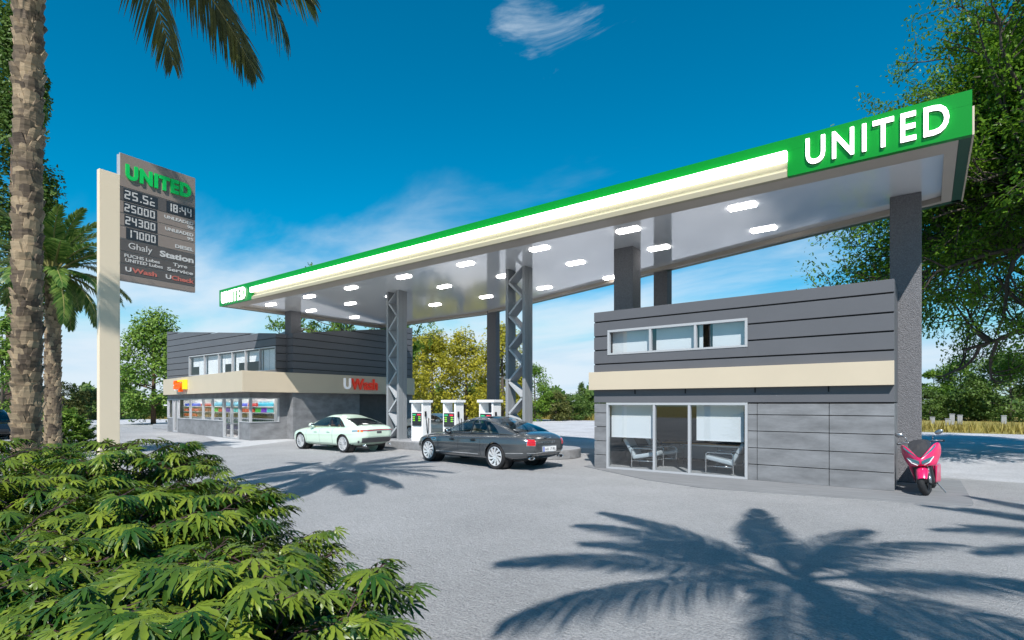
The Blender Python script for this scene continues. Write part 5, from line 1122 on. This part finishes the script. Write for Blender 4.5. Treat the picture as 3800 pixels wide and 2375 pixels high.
CT('yellow_tree', 'yellow leaved tree showing between the store and the lattice column', 1020, 795, 140, 50, 'willow', 'willow', 31, 12000, .026, .06, clumps=80)
CT('yellow_tree', 'yellow leaved tree behind the white pumps, left of the dark column', 1100, 790, 135, 53, 'willow', 'willow', 32, 12000, .026, .06, clumps=80)
CT('yellow_tree', 'tallest yellow leaved tree, behind the dark rear column', 1185, 762, 125, 49, 'willow', 'willow', 33, 12000, .026, .06, clumps=80)
CT('yellow_tree', 'yellow green tree showing just right of the second lattice column', 1262, 868, 90, 55, 'willow', 'lime', 34, 7000, .032, .05)
CT('leafy_tree', 'small dark conical tree far behind, left of the office', 1374, 908, 34, 70, 'pine', 'deep', 35, 3000, .05, .1)
CT('leafy_tree', 'green rounded tree far behind, beside the left wall of the office', 1352, 932, 92, 58, 'round', 'deep', 36, 6000, .04, .04)
CT('leafy_tree', 'light olive tree far behind, between the lattice column and the dark tree', 1312, 925, 70, 56, 'round', 'olive', 37, 5000, .045, .04)
CT('round_pine', 'round topped pale green pine right of the rough column, far behind', 2205, 878, 62, 62, 'round', 'lime', 41, 4500, .045, .45, clumps=26)
CT('round_pine', 'tall thin pale green pine with gaps in its crown, far behind the scooter', 2268, 845, 100, 60, 'tall', 'lime', 42, 6500, .035, .25, bark='barkp', clumps=34)
CT('leafy_tree', 'large dense olive green tree at the right edge, far behind', 2385, 838, 175, 54, 'round', 'deep', 43, 14000, .028, .02, clumps=95)
CT('leafy_tree', 'dark green bushy tree low beside the rough column, far behind', 2195, 925, 85, 58, 'round', 'deep', 44, 6000, .04, .02)
CT('leafy_tree', 'dark green bushy tree low under the thin pale pine, far behind', 2275, 932, 95, 57, 'round', 'deep', 45, 6000, .04, .02)
CT('leafy_tree', 'small yellow tree standing behind the far end of the store roof', 985, 800, 60, 60, 'round', 'willow', 46, 4000, .045, .05)
# far wood that reads as one mass
rg = np.random.default_rng(3); n = 60000; u = rg.uniform(-900, 4700, n); D = rg.uniform(70, 100, n); hmax = 1.9 + .8 * np.sin(u / 130.) * np.sin(u / 47. + 1) + 1.2 * np.sin(u / 23.)
zz_ = rg.uniform(0, 1, n) ** .8 * np.maximum(1.2, hmax + .8); a = (u - 1900) / FP; P = np.c_[(math.cos(TH) * a - math.sin(TH)) * D, (math.sin(TH) * a + math.cos(TH)) * D, zz_]
Nn = unit(rg.normal(0, .6, (n, 3)) + np.array([.2, -.5, .7])); X = unit(np.cross(Nn, rg.normal(0, 1, (n, 3)))); V, F = scatter(QUAD, QF, frames(X, Nn, P, rg.uniform(.5, 1.1, n)))
o = fast_mesh('far_wood', V, F, 'deep', None, tint=np.repeat(rg.random(n), 4)); o['kind'] = 'stuff'; o['label'] = 'far dark green wood along the horizon'
# dry grass along the far edge of the gravel
n = 26000; rg = np.random.default_rng(8); e0 = np.array([(-75, 16), (-60, 40), (-50, 53), (-28, 50), (-1, 42.2), (40, 42.2)], float); k = rg.integers(0, 5, n); f = rg.random((n, 1)); P = e0[k] + (e0[k + 1] - e0[k]) * f; out = unit(P - np.array([[-8, 8]])); P = P + out * rg.uniform(.1, 9, (n, 1)) ** 1.0
BL = np.array([(0, -.06, 0), (0, .06, 0), (.25, .03, .6), (.4, 0, 1.0)], float); BF = np.array([(0, 1, 2, 3)])
X = np.c_[rg.normal(0, 1, (n, 2)), np.zeros(n)]; V, F = scatter(BL, BF, frames(unit(X), np.tile([0, 0, 1.0], (n, 1)) + rg.normal(0, .15, (n, 3)), np.c_[P, np.zeros(n)], rg.uniform(.3, .75, n)))
M['straw'] = leafmat('dry_grass_blade', (.22, .16, .03), (.42, .36, .10), .3, .7); o = fast_mesh('dry_grass', V, F, 'straw', None, tint=np.repeat(rg.random(n), 4)); o['kind'] = 'stuff'; o['label'] = 'dry yellow grass along the far edge of the gravel'
for i, (u, D) in enumerate(((3533, 45), (3562, 45.5), (3460, 47), (3725, 46), (3517, 43.5))):
    p = UD(u, D); mb = MB(); h = (.85, .75, .55, .7, .5)[i]; mb.box(-.17, .17, -.12, .12, 0, h); mb.box(-.20, .20, -.15, .15, h + .001, h + .06)
    t = tag(obj('stone_post', mb, 'kerbtop', bevel=.03), ['pale stone post in the dry grass, taller of the pair behind the scooter mirror', 'pale stone post in the dry grass, right of the taller one', 'low stone post in the dry grass nearest the rough column', 'pale stone post in the dry grass nearest the right edge', 'short post at the gravel edge just right of the scooter mirror'][i], 'post', 'stone posts in the far grass'); t.location = (p[0], p[1], 0)
# round clipped bush behind the palms
t = thing('round_bush', 'rounded dark green bush with layered sprays behind the small palm', 'bush', (*UD(238, 20), 0)); rg = np.random.default_rng(9); p = UD(238, 20); n = 9000
d = unit(rg.normal(0, 1, (n, 3))); d[:, 2] = np.abs(d[:, 2]); lay = np.round(d[:, 2] * 6) / 6 + rg.normal(0, .02, n); r = rg.uniform(.55, 1, n) ** .5 * (1 + .12 * np.sin(np.arctan2(d[:, 1], d[:, 0]) * 7 + lay * 20)); P = np.c_[p[0] + d[:, 0] * r * .95, p[1] + d[:, 1] * r * .95, .1 + 1.35 * lay * r]
X = unit(np.c_[d[:, :2], -.1 + 0 * r] + rg.normal(0, .3, (n, 3))); V, F = scatter(QUAD, QF, frames(X, np.tile([0, 0, 1.], (n, 1)) + rg.normal(0, .3, (n, 3)), P, rg.uniform(.06, .12, n))); fast_mesh('foliage', V, F, 'pine', t, tint=np.repeat(rg.random(n), 4)); mb = MB(); mb.tube([(p[0], p[1], -.02), (p[0], p[1], .8)], .05, 6); obj('stem', mb, 'bark', t)
# --- palmate shrubs in the foreground
def palmate():
    V = []; F = []
    for ang, L in ((0, 1.0), (30, .93), (-30, .93), (60, .72), (-60, .72), (96, .44), (-96, .44)):
        o = len(V); c, s = math.cos(R(ang)), math.sin(R(ang)); S = [0, .14, .26, .38, .50, .62, .74, .86, 1.0]; wd = [.008, .026, .052, .072, .082, .076, .058, .032, 0]
        for i, q in enumerate(S):
            j = 1.18 if i % 2 else .86; w = wd[i] * j * (.6 + .4 * L); z = -.42 * L * q ** 1.8
            for k, y in ((0, -w), (1, 0), (2, w)):
                x = q * L - (.035 * (1 if i % 2 == 0 else -.6) if k != 1 and 0 < i < 8 else 0); zz = z + (.28 * w if k != 1 else 0); V.append((x * c - y * s, x * s + y * c, zz))
        for i in range(8):
            a = o + i * 3; F += [(a, a + 3, a + 4, a + 1), (a + 1, a + 4, a + 5, a + 2)]
    return np.array(V), np.array(F)
PV, PFc = palmate()
M['maple'] = leafmat('palmate_shrub_leaf', (.024, .078, .009), (.20, .26, .024), .22, .38, .5); M['twig'] = mat('purple_brown_twig', (.055, .025, .028), .6)
def shrub(label, r, d, Rr, H, seed, nt, face=(1, -.4)):
    c = RD(r, d); t = thing('palmate_shrub', label, 'shrub', (c[0], c[1], 0), group='palmate shrubs in the foreground'); rg = np.random.default_rng(seed); mb = MB(); P = []; X = []; N = []; S = []
    for i in range(nt):
        a = rg.uniform(0, 2 * math.pi); q = math.sqrt(rg.uniform(.0, 1)); tier = rg.integers(0, 5); hz_ = H * (1 - .17 * tier) * (1 - .28 * q ** 3) * rg.uniform(.95, 1.04)
        rr = Rr * q * (1 + .06 * tier) * (1 + .10 * math.sin(a * 5 + seed)); o = np.array([math.cos(a), math.sin(a)]); tip = np.array([c[0] + o[0] * rr, c[1] + o[1] * rr, hz_])
        out = unit(np.array([o[0], o[1], 0.]) * (.35 + q) + np.array([rg.normal(0, .45), rg.normal(0, .45), .05])); L = rg.uniform(.28, .5); st = tip - out * L + np.array([0, 0, -.05 - .10 * rg.random()])
        mid = (st + tip) / 2 + np.array([0, 0, .045]); root = np.array([st[0] + (c[0] - st[0]) * .4, st[1] + (c[1] - st[1]) * .4, st[2] - .18]); mb.tube([root, (root + st) / 2 + np.array([0, 0, -.02]), st, mid, tip], [.005, .0045, .004, .003, .0015], 5, cap=False)
        m = rg.integers(11, 17); f = np.linspace(.12, 1.0, m); pos = np.where(f[:, None] < .5, st + (mid - st) * (f * 2)[:, None], mid + (tip - mid) * (f * 2 - 1)[:, None])
        sd = np.where(np.arange(m) % 2 == 0, 1, -1); lat = np.array([-out[1], out[0], 0]); spread = (1.15 - .95 * f) * sd
        dx = unit(out[None] * (.35 + f)[:, None] + lat[None] * spread[:, None] + rg.normal(0, .16, (m, 3))); pet = .045 + .05 * (1 - f); pp = pos + dx * pet[:, None] + np.array([0, 0, .018])
        for a_, b_ in zip(pos, pp): mb.tube([a_, b_], [.0022, .0016], 3, cap=False)
        nn = unit(np.array([0, 0, 1.0]) + dx * rg.uniform(.3, 1.3, (m, 1)) + rg.normal(0, .30, (m, 3))); P.append(pp); X.append(dx + np.array([0, 0, -.22])); N.append(nn); S.append(rg.uniform(.085, .165, m) * (.75 + .3 * (1 - f)))
    P, X, N, S = map(np.concatenate, (P, X, N, S)); V, F = scatter(PV, PFc, frames(unit(X), N, P, S)); fast_mesh('foliage', V, F, 'maple', t, tint=np.repeat(rg.random(len(P)), len(PV)))
    obj('branches', mb, 'twig', t); return t
shrub('nearest palmate shrub, its long side sprays reaching out over the paving', -1.10, 1.95, .80, 1.16, 1, 330)
shrub('palmate shrub in the bottom left corner, close to the camera', -2.05, 2.0, .85, 1.15, 2, 300)
shrub('palmate shrub in the middle of the clump, behind the nearest one', -1.95, 3.0, .85, 1.27, 3, 300)
shrub('palmate shrub at the left edge of the picture, in front of the tall palm trunk', -3.15, 3.1, .95, 1.30, 4, 320)
shrub('palmate shrub at the back of the clump, in front of the price post', -3.05, 4.25, .85, 1.42, 5, 280)
shrub('palmate shrub beside the foot of the tall palm at the left edge', -4.4, 4.4, .95, 1.40, 6, 280)
